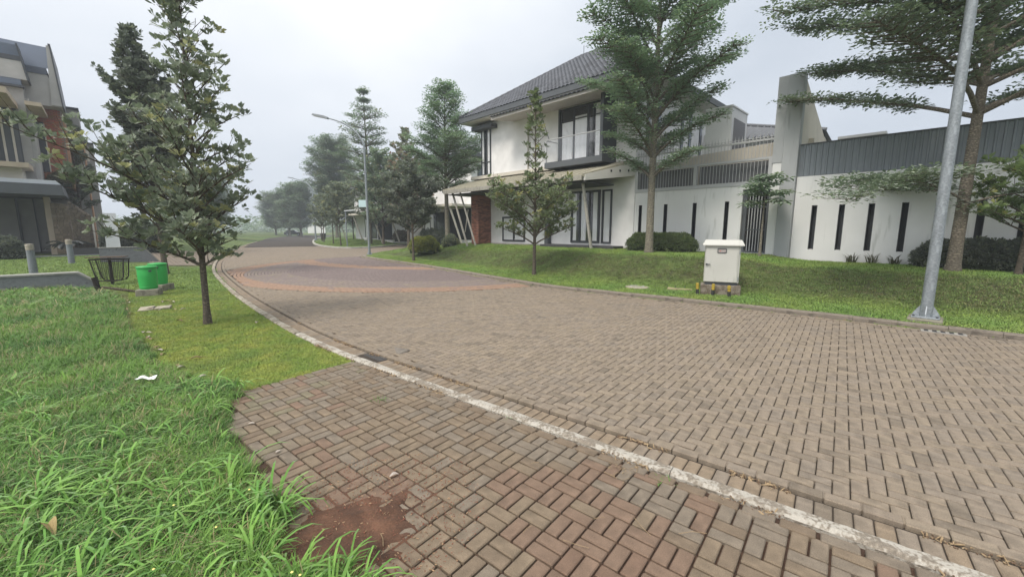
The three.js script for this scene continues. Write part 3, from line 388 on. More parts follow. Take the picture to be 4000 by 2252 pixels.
{
  const w = tag(frameR('boundary_wall', -1.3, 0.85, 0), 'low white wall with four thin slot windows between house and gate', 'wall');
  slotWall(w, -3.93, 0.42, 0.5, 3.36, -0.3, 0.0, [-3.65, -2.5, -1.3, -0.1].map((x) => [x, 0.075, 1.2, 2.82]), STAINED);
  w.b().box(0.42, 3.22, -0.3, 1.32, 3.36, 0).build('lintel', STAINED, w);
  const f = tag(frameR('security_fence', -1.3, 3.36, 0), 'grey barred steel fence with spikes on top of the white slot wall', 'fence');
  const fr = f.b().box(-3.95, 3.36, -0.1, 1.32, 3.5, 0.03).box(-3.95, 4.22, -0.08, 1.32, 4.3, 0.03).box(-3.95, 4.86, -0.06, 1.32, 4.93, 0.02); for (const x of [-3.95, -1.42, 1.18]) fr.box(x, 3.5, -0.09, x + 0.13, 4.22, 0.035); fr.build('frame', BARS, f);
  for (let i = 0; i < 44; i++) { const x = -3.84 + i * 0.117; f.b().box(x, 3.5, 0.002, x + 0.015, 4.93, 0.017).build('bar', BARS, f); }
  for (let i = 0; i < 44; i++) { const x = -3.83 + i * 0.117, b = f.b(); b.add(new THREE.ConeGeometry(0.026, 0.24, 4), new THREE.Matrix4().makeTranslation(x + 1.3, 5.03 - 3.36, 0.01)); b.box(x - 0.045, 4.97, 0.0, x + 0.05, 4.99, 0.025); b.build('spike', BARS, f); }
  f.b().box(-3.9, 3.5, -0.28, -1.4, 4.22, -0.26).box(-1.29, 3.5, -0.28, 1.2, 4.22, -0.26).build('backing_sheet', M('grey louvre sheet', [0.12, 0.125, 0.13], { roughness: 0.8 }), f);
  const c = tag(frameR('cream_parapet', -1, 0.9, -1), 'cream parapet wall seen through the upper fence bars', 'wall'); c.b().prism([[-3.9, 0.9], [1.3, 0.9], [1.3, 4.95], [-3.9, 4.7]], -1.2, -1.0).build('wall', CREAM, c);
  const g = tag(frameR('gate', 0.87, 0.9, -0.1), 'dark barred metal gate beside the concrete tower', 'gate');
  const gf = g.b().box(0.44, 0.92, -0.2, 0.56, 3.22, -0.1).box(1.2, 0.92, -0.2, 1.3, 3.22, -0.1).box(0.56, 3.1, -0.2, 1.2, 3.22, -0.1); for (const y of [0.95, 1.75, 2.55]) gf.box(0.56, y, -0.16, 1.2, y + 0.04, -0.12); gf.build('frame', TRIM, g);
  for (let i = 0; i < 6; i++) g.b().box(0.63 + i * 0.095, 0.96, -0.15, 0.655 + i * 0.095, 3.1, -0.125).build('bar', BARS, g); g.b().box(0.5, 0.92, -0.55, 1.25, 3.2, -0.5).build('backing_sheet', DEEP, g); g.b().box(0.35, 0.82, -0.3, 1.34, 0.93, 0.1).build('threshold', CONC, g);
}
{
  const t = tag(frameR('concrete_tower', 1.7, 0.8, 0), 'tall pale grey concrete tower wall rising beside the gate', 'wall');
  t.b().box(1.6, 0.4, -0.2, 2.05, 6.85, 0.16, 0.012).box(1.3, 4.05, -0.2, 1.6, 6.85, 0.12).build('wall', CONC, t); t.b().box(1.32, 0.4, -0.25, 1.6, 4.05, 0.1, 0.01).build('pier', STAINED, t);
  const s = B().move(-1.7, -0.8, 0); const pr = [[-0.2, 0.6], [-9, 0.6], [-9, 5.0], [-5.5, 5.0], [-0.2, 6.8]]; for (const x of [1.75, 2.0]) { const p = pr.map(([z, y]) => [x, y, z]); s.poly(x > 1.9 ? p : [...p].reverse()); } for (let i = 0; i < pr.length; i++) { const a = pr[i], b = pr[(i + 1) % pr.length]; s.poly([[1.75, a[1], a[0]], [1.75, b[1], b[0]], [2.0, b[1], b[0]], [2.0, a[1], a[0]]]); } s.build('sloping_side_wall', CREAM, t);
  for (const z of [-1.6, -3.0, -4.4]) t.b().box(2.0, 0.6, z - 0.12, 2.16, 5.0, z + 0.12).build('buttress', CREAM, t);
  const w = tag(frameR('garden_wall', 5, 0.7, 0), 'long white garden wall with tall slot windows on the right', 'wall');
  slotWall(w, 2.06, 9.5, 0.2, 3.53, -0.3, 0.0, [2.63, 3.35, 4.07, 4.82, 5.57, 6.32, 7.07].map((x) => [x, 0.075, 1.12, 2.57]), STAINED);
  const c = tag(frameR('corrugated_fence', 5, 3.53, 0), 'dark grey corrugated sheet fence along the top of the garden wall', 'fence');
  const sheet = M('blue grey sheet', [0.21, 0.24, 0.265], { roughness: 0.55, map: T.plaster });
  for (let k = 0; k < 8; k++) { const x0 = 2.06 + k * 0.93, pts = []; for (let i = 0; i < 6; i++) { const a = x0 + i * 0.155; pts.push([a, 0], [a + 0.09, 0], [a + 0.105, 0.03], [a + 0.14, 0.03]); } pts.push([x0 + 0.935, 0]); const b = c.b(); for (let i = 0; i + 1 < pts.length; i++) { const [a, p] = pts[i], [d, q] = pts[i + 1]; b.poly([[a, 3.53, p - 0.12], [d, 3.53, q - 0.12], [d, 4.56, q - 0.12], [a, 4.56, p - 0.12]]); } b.build('corrugated_sheet', sheet, c); }
  c.b().box(2.06, 3.5, -0.14, 9.5, 3.55, -0.08).box(2.06, 4.56, -0.15, 9.5, 4.6, -0.08).build('rail', TRIM, c);
  const n = tag(frameR('pale_house', 7, 0.7, -6), 'pale house showing just above the corrugated fence at the right edge', 'house'); n.b().box(7.6, 0.5, -9, 13, 5.6, -4.5).build('wall', STAINED, n); n.b().box(7.4, 5.6, -9.3, 13.3, 5.75, -4.2).build('roof', TRIM, n); n.b().box(8, 4.2, -4.5, 9.2, 5.2, -4.46).build('window', DARK, n);
  const n2 = tag(frameR('stained_building', 3.6, 0.7, -6.5), 'weathered low building behind the corrugated fence near the tower', 'building'); n2.b().box(2.4, 0.5, -9, 3.7, 5.45, -5.2).build('wall', CREAM, n2); n2.b().box(2.3, 5.45, -9.1, 3.8, 5.55, -5.1).build('roof', CONC, n2);
}
{ // neighbouring houses behind the trees across the side street
  function villa(label, X, Z, Y, w, d, hgt, seed) {
    const v = tag(frameR('villa', X, Y, Z), label, 'house'), b = () => B();
    b().box(0, -0.5, -d, w, hgt, 0).build('wall', WHITE, v);
    const e = hgt, k = 0.8, r = hgt + 2.4, m = d / 2; const rf = b().poly([[-k, e, k], [w + k, e, k], [w - m, r, -m], [m, r, -m]]).poly([[w + k, e, k], [w + k, e, -d - k], [w - m, r, -m]]).poly([[w + k, e, -d - k], [-k, e, -d - k], [m, r, -m], [w - m, r, -m]]).poly([[-k, e, -d - k], [-k, e, k], [m, r, -m]]).poly([[-k, e - 0.2, -d - k], [w + k, e - 0.2, -d - k], [w + k, e - 0.2, k], [-k, e - 0.2, k]]).build('roof', M('grey tile', [0.16, 0.17, 0.185], { map: T.grain }), v);
    const cr = b(); for (let i = 0; i < 30; i++) { const x = -k + (w + 2 * k) * (i + 0.5) / 30, f = clamp(Math.min(x + k, w + k - x) / (m + k), 0, 1), y = lerp(e, r, f); cr.tube([V(x, e + 0.03, k), V(x, y + 0.03, lerp(k, -m, f))], 0.05, 4); } cr.build('tile_ridges', M('grey tile', [0.16, 0.17, 0.185]), rf);
    b().box(-k, e - 0.22, k - 0.02, w + k, e + 0.02, k + 0.05).box(w + k - 0.02, e - 0.22, -d, w + k + 0.05, e + 0.02, k).build('fascia', TRIM, v);
    v.b = () => B(); windowAt(v, w * 0.12, w * 0.3, hgt - 3, hgt - 0.7, 0, [w * 0.21], { curtains: [[w * 0.13, w * 0.29]] }); windowAt(v, w * 0.6, w * 0.8, hgt - 3, hgt - 0.7, 0, [w * 0.7], { curtains: [[w * 0.61, w * 0.79]] }); windowAt(v, w * 0.3, w * 0.62, 0.1, 2.6, 0, [w * 0.4, w * 0.5], { curtains: [[w * 0.31, w * 0.45]] });
    for (const z of [-1.2, -3.2, -5]) { const q = b().box(w, hgt - 3, z - 0.5, w + 0.03, hgt - 0.8, z + 0.5).build('window', DARK, v); b().box(w + 0.03, hgt - 2.9, z - 0.42, w + 0.04, hgt - 0.9, z - 0.04).box(w + 0.03, hgt - 2.9, z + 0.04, w + 0.04, hgt - 0.9, z + 0.42).build('pane', M('sky-bright glass', [0.1, 0.12, 0.14], { roughness: 0.06 }), q); }
    b().box(-0.4, 2.9, 0, w + 0.6, 3.1, 2.6).build('canopy', CREAM, v); for (const x of [0.2, w * 0.5, w]) b().tube([V(x, 2.9, 2.4), V(x + 0.5, -0.4, 1.5)], 0.09, 5).build('slanted_post', POST, v); b().box(w * 0.65, 0, 0.01, w, 2.8, 0.05).build('carport_shade_panel', DEEP, v);  // dark panel on the solid wall paints the shade of the carport
    return v;
  }
  villa('white house with grey hipped roof just left of the main house', -34.5, -6.5, 0.8, 11, 9, 7.4, 1);
  villa('far white house half hidden behind the island trees', -49, -7, 0.5, 10, 9, 6.6, 2);
}
// ---------------------------------------------------------------- the left-hand terrace row
const worldL = (a, y, c) => [a * 0.715 + c * 0.699, y, -a * 0.699 + c * 0.715], TURNL = 0.7741;
const frameL = (name, a, y, c) => { const g = base(name, worldL(a, y, c), TURNL); g.b = () => B().move(-a, -y, -c); return g; };
{
  const GREY = M('grey render', [0.34, 0.335, 0.32], { map: T.plaster, roughness: 0.9 }), PALE = M('pale grey render', [0.42, 0.415, 0.4], { map: T.plaster, roughness: 0.9 }), SLATE = M('blue grey roof sheet', [0.13, 0.16, 0.215], { roughness: 0.7, map: T.plaster }), BEIGE = M('beige slab', [0.5, 0.42, 0.32], { map: T.plaster });
  const h = tag(frameL('terraced_house', -3, 0.3, -36), 'grey three-storey terraced house with beige window ledges, carport and slate-blue roof', 'house');
  h.b().box(-12, 4.3, -44, -2.58, 9.55, -36).build('wall', GREY, h);
  h.b().box(-2.58, 4.3, -44, -2.42, 9.0, -36.2).build('end_strip', PALE, h);
  h.b().prism([[-12, 8.9], [-1.24, 8.9], [-1.24, 9.02], [-1.62, 10.63], [-12, 10.63]], -42, -37).build('attic_wall', PALE, h);
  const rf = h.b().box(-12, 10.63, -42, -1.62, 10.98, -36.95).build('gutter_band', M('dark gutter', [0.075, 0.09, 0.12], { roughness: 0.6 }), h);
  const ro = h.b(); ro.poly([[-12, 10.98, -37], [-1.56, 10.98, -37], [-1.38, 12.3, -37.5], [-12, 12.3, -37.5]]).poly([[-12, 12.3, -37.5], [-1.42, 12.3, -37.5], [-1.42, 12.3, -42], [-12, 12.3, -42]]).build('roof', SLATE, h);
  const fin = B().move(3, -0.3, 36); const fp = [[-1.62, 8.95], [-1.2, 8.95], [-1.36, 12.25], [-1.5, 12.25]]; fin.prism(fp, -42, -36.9); fin.build('gable_fin', PALE, h); h.b().prism([[-1.2, 8.95], [-1.14, 8.95], [-1.32, 12.35], [-1.42, 12.35], [-1.42, 12.26], [-1.38, 12.26]], -42, -36.85).build('gable_trim', DARK, h);
  // dormer in front
  h.b().prism([[-12, 9.9], [-2.36, 9.9], [-2.42, 10.85], [-12, 10.85]], -37, -35.9).build('dormer_wall', PALE, h); h.b().prism([[-12, 10.85], [-2.42, 10.85], [-2.46, 11.1], [-12, 11.1]], -37, -35.88).build('dormer_window', DARK, h); h.b().prism([[-12, 11.1], [-2.47, 11.1], [-2.56, 11.75], [-12, 11.75]], -37, -36.2).build('dormer_roof', SLATE, h); h.b().prism([[-2.36, 9.88], [-2.29, 9.88], [-2.52, 11.75], [-2.59, 11.75]], -37, -35.85).build('dormer_trim', DARK, h);
  h.b().box(-12, 9.55, -36.4, -2.6, 9.86, -35.8).build('lower_roof', SLATE, h); h.b().box(-12, 9.46, -36.2, -2.5, 9.56, -35.75).build('eave_trim', DARK, h);
  // ledges, window
  h.b().box(-12, 8.32, -36, -2.86, 8.6, -32.2).build('window_ledge', BEIGE, h); h.b().box(-12, 5.0, -36, -2.66, 5.25, -33.9).build('window_ledge', BEIGE, h); h.b().box(-12, 4.3, -36, -2.98, 5.0, -34.6).build('cream_upstand', CREAM, h);
  const w = h.b().box(-12, 5.25, -36, -2.95, 8.32, -35.96).build('window', DARK, h); for (const x of [-3.25, -3.6, -4.3]) h.b().box(x, 5.3, -35.96, x + 0.09, 8.3, -35.9).build('mullion', CREAM, w); h.b().box(-3.55, 5.3, -35.95, -3.0, 7.4, -35.93).build('blind', TRIM, w);
  // brick bay
  const bay = h.b().box(-2.4, 4.3, -44, -1.32, 9.05, -38).build('brick_bay', MORTAR, h); const bl = [], bg = B().box(-0.097, -0.03, -0.03, 0.097, 0.03, 0.03, 0.005).geo(), br = rng(8); for (let r = 0; r < 64; r++) for (let i = 0; i < 6; i++) { const x = -2.3 + i * 0.206 - (r % 2) * 0.1; if (x < -1.38) bl.push({ m: TRS(V(x + 3, 4.35 + r * 0.072 - 0.3, -1.98), yaw(0), 1), c: lin(0.75 + br() * 0.5, 0.8 + br() * 0.35, 0.8 + br() * 0.3) }); } instanced('brickwork', bg, BRICK, bl, bay);
  h.b().box(-2.42, 9.05, -44, -1.28, 9.15, -37.9).build('bay_coping', DARK, h); h.b().box(-1.34, 4.3, -44, -1.22, 8.6, -38.1).build('bay_edge', M('orange brick edge', [0.5, 0.28, 0.17], { map: T.grain }), h);
  h.b().box(-2.44, 5.2, -37.99, -2.12, 8.1, -37.93).build('window', DARK, h); h.b().box(-2.14, 5.2, -37.96, -2.09, 8.0, -37.9).build('mullion', CREAM, h);
  h.b().box(-2.5, 8.35, -38, -1.9, 8.55, -34.6).build('window_ledge', BEIGE, h);
  // carport canopy and garage
  h.b().prism([[-12, 3.75], [-1.52, 3.62], [-1.6, 4.2], [-12, 4.26]], -37.5, -34).build('carport_canopy', TRIM, h); h.b().prism([[-12, 4.26], [-1.6, 4.2], [-1.8, 4.42], [-12, 4.5]], -37.5, -34.15).build('canopy_flashing', M('pale flashing', [0.5, 0.53, 0.57], { roughness: 0.5 }), h);
  h.b().box(-12, 0.2, -43, -2.52, 3.75, -41).box(-2.53, 0.2, -41, -2.5, 3.75, -37).build('garage_front', M('dark garage', [0.035, 0.037, 0.04], { map: T.plaster }), h); h.b().box(-12, 3.7, -41.5, -2.0, 3.76, -34.1).build('canopy_ceiling', DEEP, h); h.b().box(-4.05, 0.2, -41, -3.95, 3.7, -40.9).box(-3.3, 0.2, -41, -3.25, 3.7, -40.92).build('garage_trim', TRIM, h);  // garage front and ceiling coloured near black to paint in the carport shade
  h.b().box(-2.52, 0.2, -37.2, -2.28, 3.7, -36.4).build('stone_jamb', BEIGE, h);
  const stone = (name, a0, a1, y0, yl, yr, c, cols, seed) => { const s = h.b().prism([[a0, y0], [a1, y0], [a1, yr], [a0, yl]], c - 0.5, c).build(name, MORTAR, h), r = rng(seed); const sm = cols.map((q, i) => M('wall stone ' + seed + i, q, { map: T.grain, roughness: 1 })), gs = [0, 1, 2, 3].map((k) => { const b = B().box(-0.5, -0.5, -0.05, 0.5, 0.5, 0.05, 0.03); for (let i = 0; i < b.p.length; i += 3) { b.p[i] += 0.06 * Math.sin(b.p[i + 1] * 5 + k * 2); b.p[i + 1] += 0.07 * Math.sin(b.p[i] * 4 + k); } return b.geo(); });
    for (let y = y0 + 0.08; y < Math.max(yl, yr); y += 0.135) { let x = a0 + 0.02; while (x < a1 - 0.08) { const l = Math.min(0.1 + r() * 0.14, a1 - x); if (y < lerp(yl, yr, (x + l / 2 - a0) / (a1 - a0)) - 0.05) { const m = put('stone', gs[Math.floor(r() * 4)], sm[Math.floor(r() * sm.length)], s); m.position.set(x + l / 2 + 3, y - 0.3, c + 36 + 0.01 + r() * 0.03); m.scale.set(l - 0.014, 0.122, 1); } x += l; } } };
  stone('stone_wall', -2.28, -1.56, 0.3, 3.3, 3.25, -36.4, [[0.36, 0.29, 0.2], [0.3, 0.24, 0.17], [0.42, 0.34, 0.25]], 5); stone('stone_wall', -1.5, -0.64, 0.3, 3.4, 2.6, -35, [[0.13, 0.11, 0.085], [0.17, 0.14, 0.1], [0.2, 0.165, 0.12]], 6);
  h.b().box(-0.64, 0.3, -35.4, -0.57, 2.5, -35.02).build('pale_edge', M('pale edge', [0.7, 0.66, 0.58]), h);
  const u = tag(frameL('terraced_house', -1.2, 0.2, -41), 'next grey terraced house beyond the brick bay with a small balcony slab', 'house'); u.b().box(-6, 0.2, -45, -0.66, 9.65, -41).build('wall', GREY, u); u.b().box(-6, 9.65, -45.1, -0.6, 9.78, -40.9).build('roof_trim', DARK, u); u.b().box(-0.66, 0.2, -45, -0.6, 7.6, -41.1).build('side_strip', M('orange brick edge', [0.5, 0.28, 0.17]), u); u.b().box(-1.46, 7.86, -41, -0.9, 8.05, -40.2).build('balcony_slab', CONC, u); u.b().box(-1.4, 5.0, -41, -0.95, 7.2, -40.96).build('window', DARK, u);
  const u4 = tag(frameL('terraced_house', -0.8, 0.2, -46), 'farthest low grey block of the left terrace, above the small dark tree', 'house'); u4.b().box(-6, 0.2, -52, -0.2, 8.2, -46).build('wall', GREY, u4); u4.b().box(-6, 8.2, -52.1, -0.14, 8.32, -45.9).build('roof_trim', DARK, u4); u4.b().box(-0.9, 6.9, -46, -0.45, 7.7, -45.96).build('window', CREAM, u4);
  // kerb wall of the lawn, ramp wall, near retaining wall
  const kw = M('grey wall', [0.27, 0.28, 0.3], { map: T.concrete }), cop = M('pale coping', [0.4, 0.4, 0.36], { map: T.concrete });
  const e1 = tag(frameL('planter_edge', -3, 0.2, -33), 'long low concrete edge in front of the dark carport', 'edging'); e1.b().box(-9, 0.05, -33.4, 0.3, 0.36, -33, 0.012).build('edging', kw, e1); e1.b().box(-1.6, 0.1, -33.7, 0.25, 0.72, -33.45).build('raised_wall', M('dark wall', [0.09, 0.09, 0.09], { map: T.concrete }), e1);
  const e2 = tag(frameL('ramp_wall', 0.8, 0.1, -27.2), 'grey retaining wall with a sloping end behind the wire rack', 'wall'); e2.b().prism([[-0.4, -0.1], [1.85, -0.1], [1.16, 0.9], [-0.4, 0.9]], -27.5, -27.2).build('wall', kw, e2); e2.b().prism([[-0.42, 0.9], [1.15, 0.9], [1.85, -0.08], [1.9, -0.08], [1.18, 0.93], [-0.42, 0.93]], -27.52, -27.18).build('coping', cop, e2);
  const e3 = tag(frameL('retaining_wall', -1.5, 0.1, -17.4), 'low grey retaining wall with a sloping end at the edge of the tall grass', 'wall'); e3.b().prism([[-7, -0.2], [-0.3, -0.2], [-0.44, 0.22], [-0.78, 0.5], [-7, 0.5]], -17.8, -17.4).build('wall', M('rough grey wall', [0.27, 0.285, 0.3], { map: T.concrete }), e3); e3.b().prism([[-7, 0.5], [-0.78, 0.5], [-0.44, 0.22], [-0.4, 0.24], [-0.76, 0.545], [-7, 0.545]], -17.83, -17.37).build('coping', cop, e3);
}

// ---------------------------------------------------------------- trees, hedges, plants
const leafGeo = (n, len, wid, spread, lift, seed, fold = 0.12) => { // a sprig: n leaves fanning out of one twig tip along +Y of the sprig
  const b = B(), r = rng(seed);
  for (let i = 0; i < n; i++) {
    const a = i * 2.4 + r() * 0.6, el = lift + (r() - 0.5) * 0.7, l = len * (0.7 + r() * 0.5), w = wid * (0.8 + r() * 0.4), off = spread * Math.sqrt(r()), o = V(Math.cos(a) * off, r() * spread * 0.35, Math.sin(a) * off), d = V(Math.cos(a) * Math.cos(el), Math.sin(el), Math.sin(a) * Math.cos(el)), s = V(-Math.sin(a), 0, Math.cos(a)), up = d.clone().cross(s).multiplyScalar(-fold * w);
    const P = (t, k, h) => o.clone().addScaledVector(d, l * t).addScaledVector(s, w * k).addScaledVector(up, h).add(V(0, -l * t * t * 0.12, 0)).toArray();
    const A = P(0, 0, 0), L1 = P(0.62, 0.5, 1), R1 = P(0.62, -0.5, 1), T = P(1, 0, 0), Mm = P(0.62, 0, 0);
    b.poly([A, Mm, L1]).poly([A, R1, Mm]).poly([Mm, T, L1]).poly([R1, T, Mm]);
  }
  return b.geo();
};
const leafMat = (key, rgb, rough = 0.62) => M(key, rgb, { roughness: rough, side: THREE.DoubleSide, phys: true, transmission: 0.5, thickness: 0 });
const LEAF = { magnolia: leafMat('magnolia leaf', [1, 1, 1], 0.9), fine: leafMat('fine leaf', [1, 1, 1], 0.95) };
const SPRIG = { magnolia: [1, 2, 3].map((s) => leafGeo(9, 0.125, 0.068, 0.045, 0.8, s)), fine: [6, 7, 8].map((s) => leafGeo(12, 0.115, 0.06, 0.19, 0.22, s)), mid: [9, 10].map((s) => leafGeo(12, 0.17, 0.085, 0.26, 0.25, s)), far: [11, 12].map((s) => leafGeo(12, 0.34, 0.17, 0.5, 0.3, s)), hedge: [13, 14].map((s) => leafGeo(10, 0.075, 0.036, 0.07, 0.7, s)), compound: [15].map((s) => leafGeo(9, 0.3, 0.1, 0.05, 0.1, s)) };
const BARK = { grey: M('grey bark', [0.17, 0.14, 0.11], { map: T.bark, bumpMap: T.bark, bumpScale: 0.006, roughness: 1 }), pale: M('pale mottled bark', [0.33, 0.3, 0.24], { map: T.bark, bumpMap: T.bark, bumpScale: 0.006, roughness: 1 }), brown: M('brown bark', [0.29, 0.25, 0.2], { map: T.bark, bumpMap: T.bark, bumpScale: 0.008, roughness: 1 }) };
function grow(name, label, o) { // o: p base, h height, r trunk radius, crown(t) radius by height, from (first limb height), seed ...
  const t = tag(base(name, o.p, 0), label, 'tree', o.group), r = rng(o.seed), wood = B(), limbs = B(), tips = [], top = o.h;
  const bend = [(r() - 0.5) * 0.12 * top * (o.wob ?? 0.5), (r() - 0.5) * 0.12 * top * (o.wob ?? 0.5)], lean = o.lean ?? [0, 0], at = (y) => V(lean[0] * y + bend[0] * Math.sin(y / top * 3) * 0.3, y, lean[1] * y + bend[1] * Math.sin(y / top * 2.3) * 0.3), rad = (y) => o.r * Math.pow(1 - y / top * 0.93, o.taper ?? 0.9) * (1 + 0.5 * Math.exp(-y / 0.12));
  const ys = []; for (let i = 0; i <= 18; i++) ys.push(-0.12 + (top + 0.12) * Math.pow(i / 18, 1.25)); wood.tube(ys.map(at), ys.map((y) => Math.max(0.006, rad(Math.max(0, y)))), 10, false);
  const side = o.side ?? [0, 0, 0];
  const limb = (y, az, L, e0, e1, R, lev) => {
    const pts = [], n = 6; let p = typeof y === 'number' ? at(y) : y.clone(); pts.push(p.clone());
    for (let k = 0; k < n; k++) { const s = (k + 0.5) / n, e = lerp(e0, e1, s) + (r() - 0.5) * 0.12, a = az + (r() - 0.5) * 0.25; p.add(V(Math.cos(a) * Math.cos(e), Math.sin(e), Math.sin(a) * Math.cos(e)).multiplyScalar(L / n)); pts.push(p.clone()); }
    limbs.tube(pts, pts.map((_, k) => Math.max(0.004, R * (1 - k / n * 0.85))), lev ? 4 : 5, false);
    return pts;
  };
  const along = (pts, s) => { const f = s * (pts.length - 1), i = Math.min(pts.length - 2, Math.floor(f)); return pts[i].clone().lerp(pts[i + 1], f - i); };
  const step = o.step; let az = r() * 6;
  for (let y = o.from; y < top * 0.985; y += step * (0.8 + 0.4 * r()) * (o.tiered && true ? 1 : 1)) {
    const tt = (y - o.from) / (top - o.from), n = o.tiered ? o.tiered(tt) : 1;
    for (let k = 0; k < n; k++) {
      az += o.tiered ? 2 * Math.PI / n + (r() - 0.5) * 0.5 : 2.4 + (r() - 0.5) * 0.8;
      const w = 1 + (o.bias ? o.bias(tt) : side[2]) * (Math.cos(az) * side[0] + Math.sin(az) * side[1]); const L = o.crown(tt) * ((o.spread?.[0] ?? 0.75) + (o.spread?.[1] ?? 0.4) * r()) * w; if (L < 0.08) continue;
      const e0 = o.e0 + (o.eTop ?? 0) * tt + (r() - 0.5) * 0.2, e1 = o.e1 + (o.eTop ?? 0) * tt + (r() - 0.5) * 0.2, R = Math.min(rad(y) * 0.62, 0.018 + L * 0.016), pts = limb(y + (r() - 0.5) * 0.15, az, L, e0, e1, R, 0), m = Math.max(2, Math.round(L / o.twig));
      for (let j = 0; j <= m; j++) {
        const s = lerp(o.bare, 1, j / m), q = along(pts, s), tl = L * (o.tw ?? 0.36) * (1.05 - 0.6 * s) * (0.7 + 0.6 * r());
        for (const sg of j === m ? [0] : [-1, 1]) { const a2 = az + sg * (0.75 + 0.4 * r()), tp = j === m ? pts.slice(-2) : limb(q, a2, tl, o.te0 ?? e1, o.te1 ?? e1 * 0.5, R * 0.4, 1), c = Math.max(1, Math.round((j === m ? 0.25 : tl) / o.leafStep)); for (let i = 0; i < c; i++) tips.push([along(tp, (i + 0.6 + 0.4 * r()) / c), a2]); }
        if (s > 0.35) tips.push([q, az]);
      }
    }
  }
  for (let i = 0; i < (o.topTips ?? 6); i++) tips.push([at(top - i * 0.09), r() * 6]);
  wood.build('trunk', o.bark ?? BARK.grey, t); limbs.build('branches', o.limbBark ?? o.bark ?? BARK.grey, t);
  const per = o.per ?? 1, geos = SPRIG[o.sprig], lists = geos.map(() => []), sc = o.leafScale ?? 1;
  for (const [p, a] of tips) for (let k = 0; k < per; k++) { if (o.thin && r() > o.thin(p.y / top)) continue;
    const q = new THREE.Quaternion().setFromEuler(new THREE.Euler((r() - 0.5) * (o.tilt ?? 0.7), r() * 6.28, (r() - 0.5) * (o.tilt ?? 0.7))), j = o.jit ?? 0.06, P = p.clone().add(V((r() - 0.5) * 2 * j, (r() - 0.5) * j * (o.flat ?? 1.4), (r() - 0.5) * 2 * j)), u = r(), c = o.leaves[u < (o.odd ?? 0.1) ? 2 : u < 0.5 ? 0 : 1], f = 0.8 + r() * 0.4;
    lists[Math.floor(r() * geos.length)].push({ m: TRS(P, q, sc * (0.75 + 0.5 * r())), c: lin(c[0] * f, c[1] * f, c[2] * f) });
  }
  lists.forEach((l, i) => instanced('crown', geos[i], LEAF[o.leaf ?? (o.sprig.startsWith('magnolia') ? 'magnolia' : 'fine')], l, t));
  t.userData.tips = undefined; delete t.userData.tips; return [t, tips.length * per];
}
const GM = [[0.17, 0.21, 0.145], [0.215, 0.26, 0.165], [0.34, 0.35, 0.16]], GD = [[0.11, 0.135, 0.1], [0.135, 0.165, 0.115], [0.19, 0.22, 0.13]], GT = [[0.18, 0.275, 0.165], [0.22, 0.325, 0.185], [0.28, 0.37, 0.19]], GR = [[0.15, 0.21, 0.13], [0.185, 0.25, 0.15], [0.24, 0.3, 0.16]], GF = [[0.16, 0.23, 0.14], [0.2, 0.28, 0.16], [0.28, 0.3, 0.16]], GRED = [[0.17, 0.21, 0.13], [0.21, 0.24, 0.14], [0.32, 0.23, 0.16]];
const MAG = { sprig: 'magnolia', e0: 0.75, e1: 0.35, eTop: 0.35, step: 0.15, twig: 0.3, bare: 0.3, leafStep: 0.15, tw: 0.42, jit: 0.05, wob: 0.35, te0: 0.8, te1: 0.95, tilt: 1.5, flat: 2.2 };
const TER = { sprig: 'fine', e0: 0.55, e1: 0.16, eTop: 0.3, twig: 0.3, bare: 0.25, leafStep: 0.2, tw: 0.3, jit: 0.09, flat: 0.6, tilt: 0.45, bark: BARK.pale, limbBark: BARK.brown, odd: 0.12, te0: 0.14, te1: 0.1, per: 2 };
const prof = (...k) => (t) => { const f = t * (k.length - 1), i = Math.min(k.length - 2, Math.floor(f)); return lerp(k[i], k[i + 1], f - i); };
const counts = [];
const plant = (...a) => { const [t, n] = grow(...a); counts.push([t.name, n]); return t; };
// the big-leaved tree on the near verge and its neighbours on the left
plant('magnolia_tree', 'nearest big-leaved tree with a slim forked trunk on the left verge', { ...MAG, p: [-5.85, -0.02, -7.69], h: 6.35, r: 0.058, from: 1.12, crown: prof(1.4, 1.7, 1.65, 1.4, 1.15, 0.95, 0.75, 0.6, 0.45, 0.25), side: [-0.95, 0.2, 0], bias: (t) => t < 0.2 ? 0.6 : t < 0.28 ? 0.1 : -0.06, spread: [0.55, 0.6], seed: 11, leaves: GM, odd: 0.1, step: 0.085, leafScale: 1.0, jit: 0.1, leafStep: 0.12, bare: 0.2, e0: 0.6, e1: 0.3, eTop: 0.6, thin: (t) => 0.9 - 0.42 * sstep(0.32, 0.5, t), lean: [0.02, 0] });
plant('magnolia_tree', 'tall dark big-leaved tree right behind the nearest one on the left', { ...MAG, p: [-13.55, 0.03, -15.94], h: 8.9, r: 0.1, from: 1.4, crown: prof(1.2, 1.8, 2.0, 2.0, 1.9, 1.7, 1.4, 1.0, 0.6, 0.3), spread: [0.6, 0.6], thin: () => 0.8, seed: 12, leaves: GD, step: 0.11, leafScale: 1.25, e0: 0.95, e1: 0.75, twig: 0.26, tw: 0.5, lean: [-0.03, 0] });
plant('magnolia_tree', 'small dark tree in front of the far left grey block', { ...MAG, p: [-28.5, 0.3, -27.5], h: 8.2, r: 0.1, from: 2.4, crown: prof(1.0, 1.5, 1.3, 0.9, 0.3), seed: 13, leaves: GD, step: 0.2, leafScale: 1.4 });
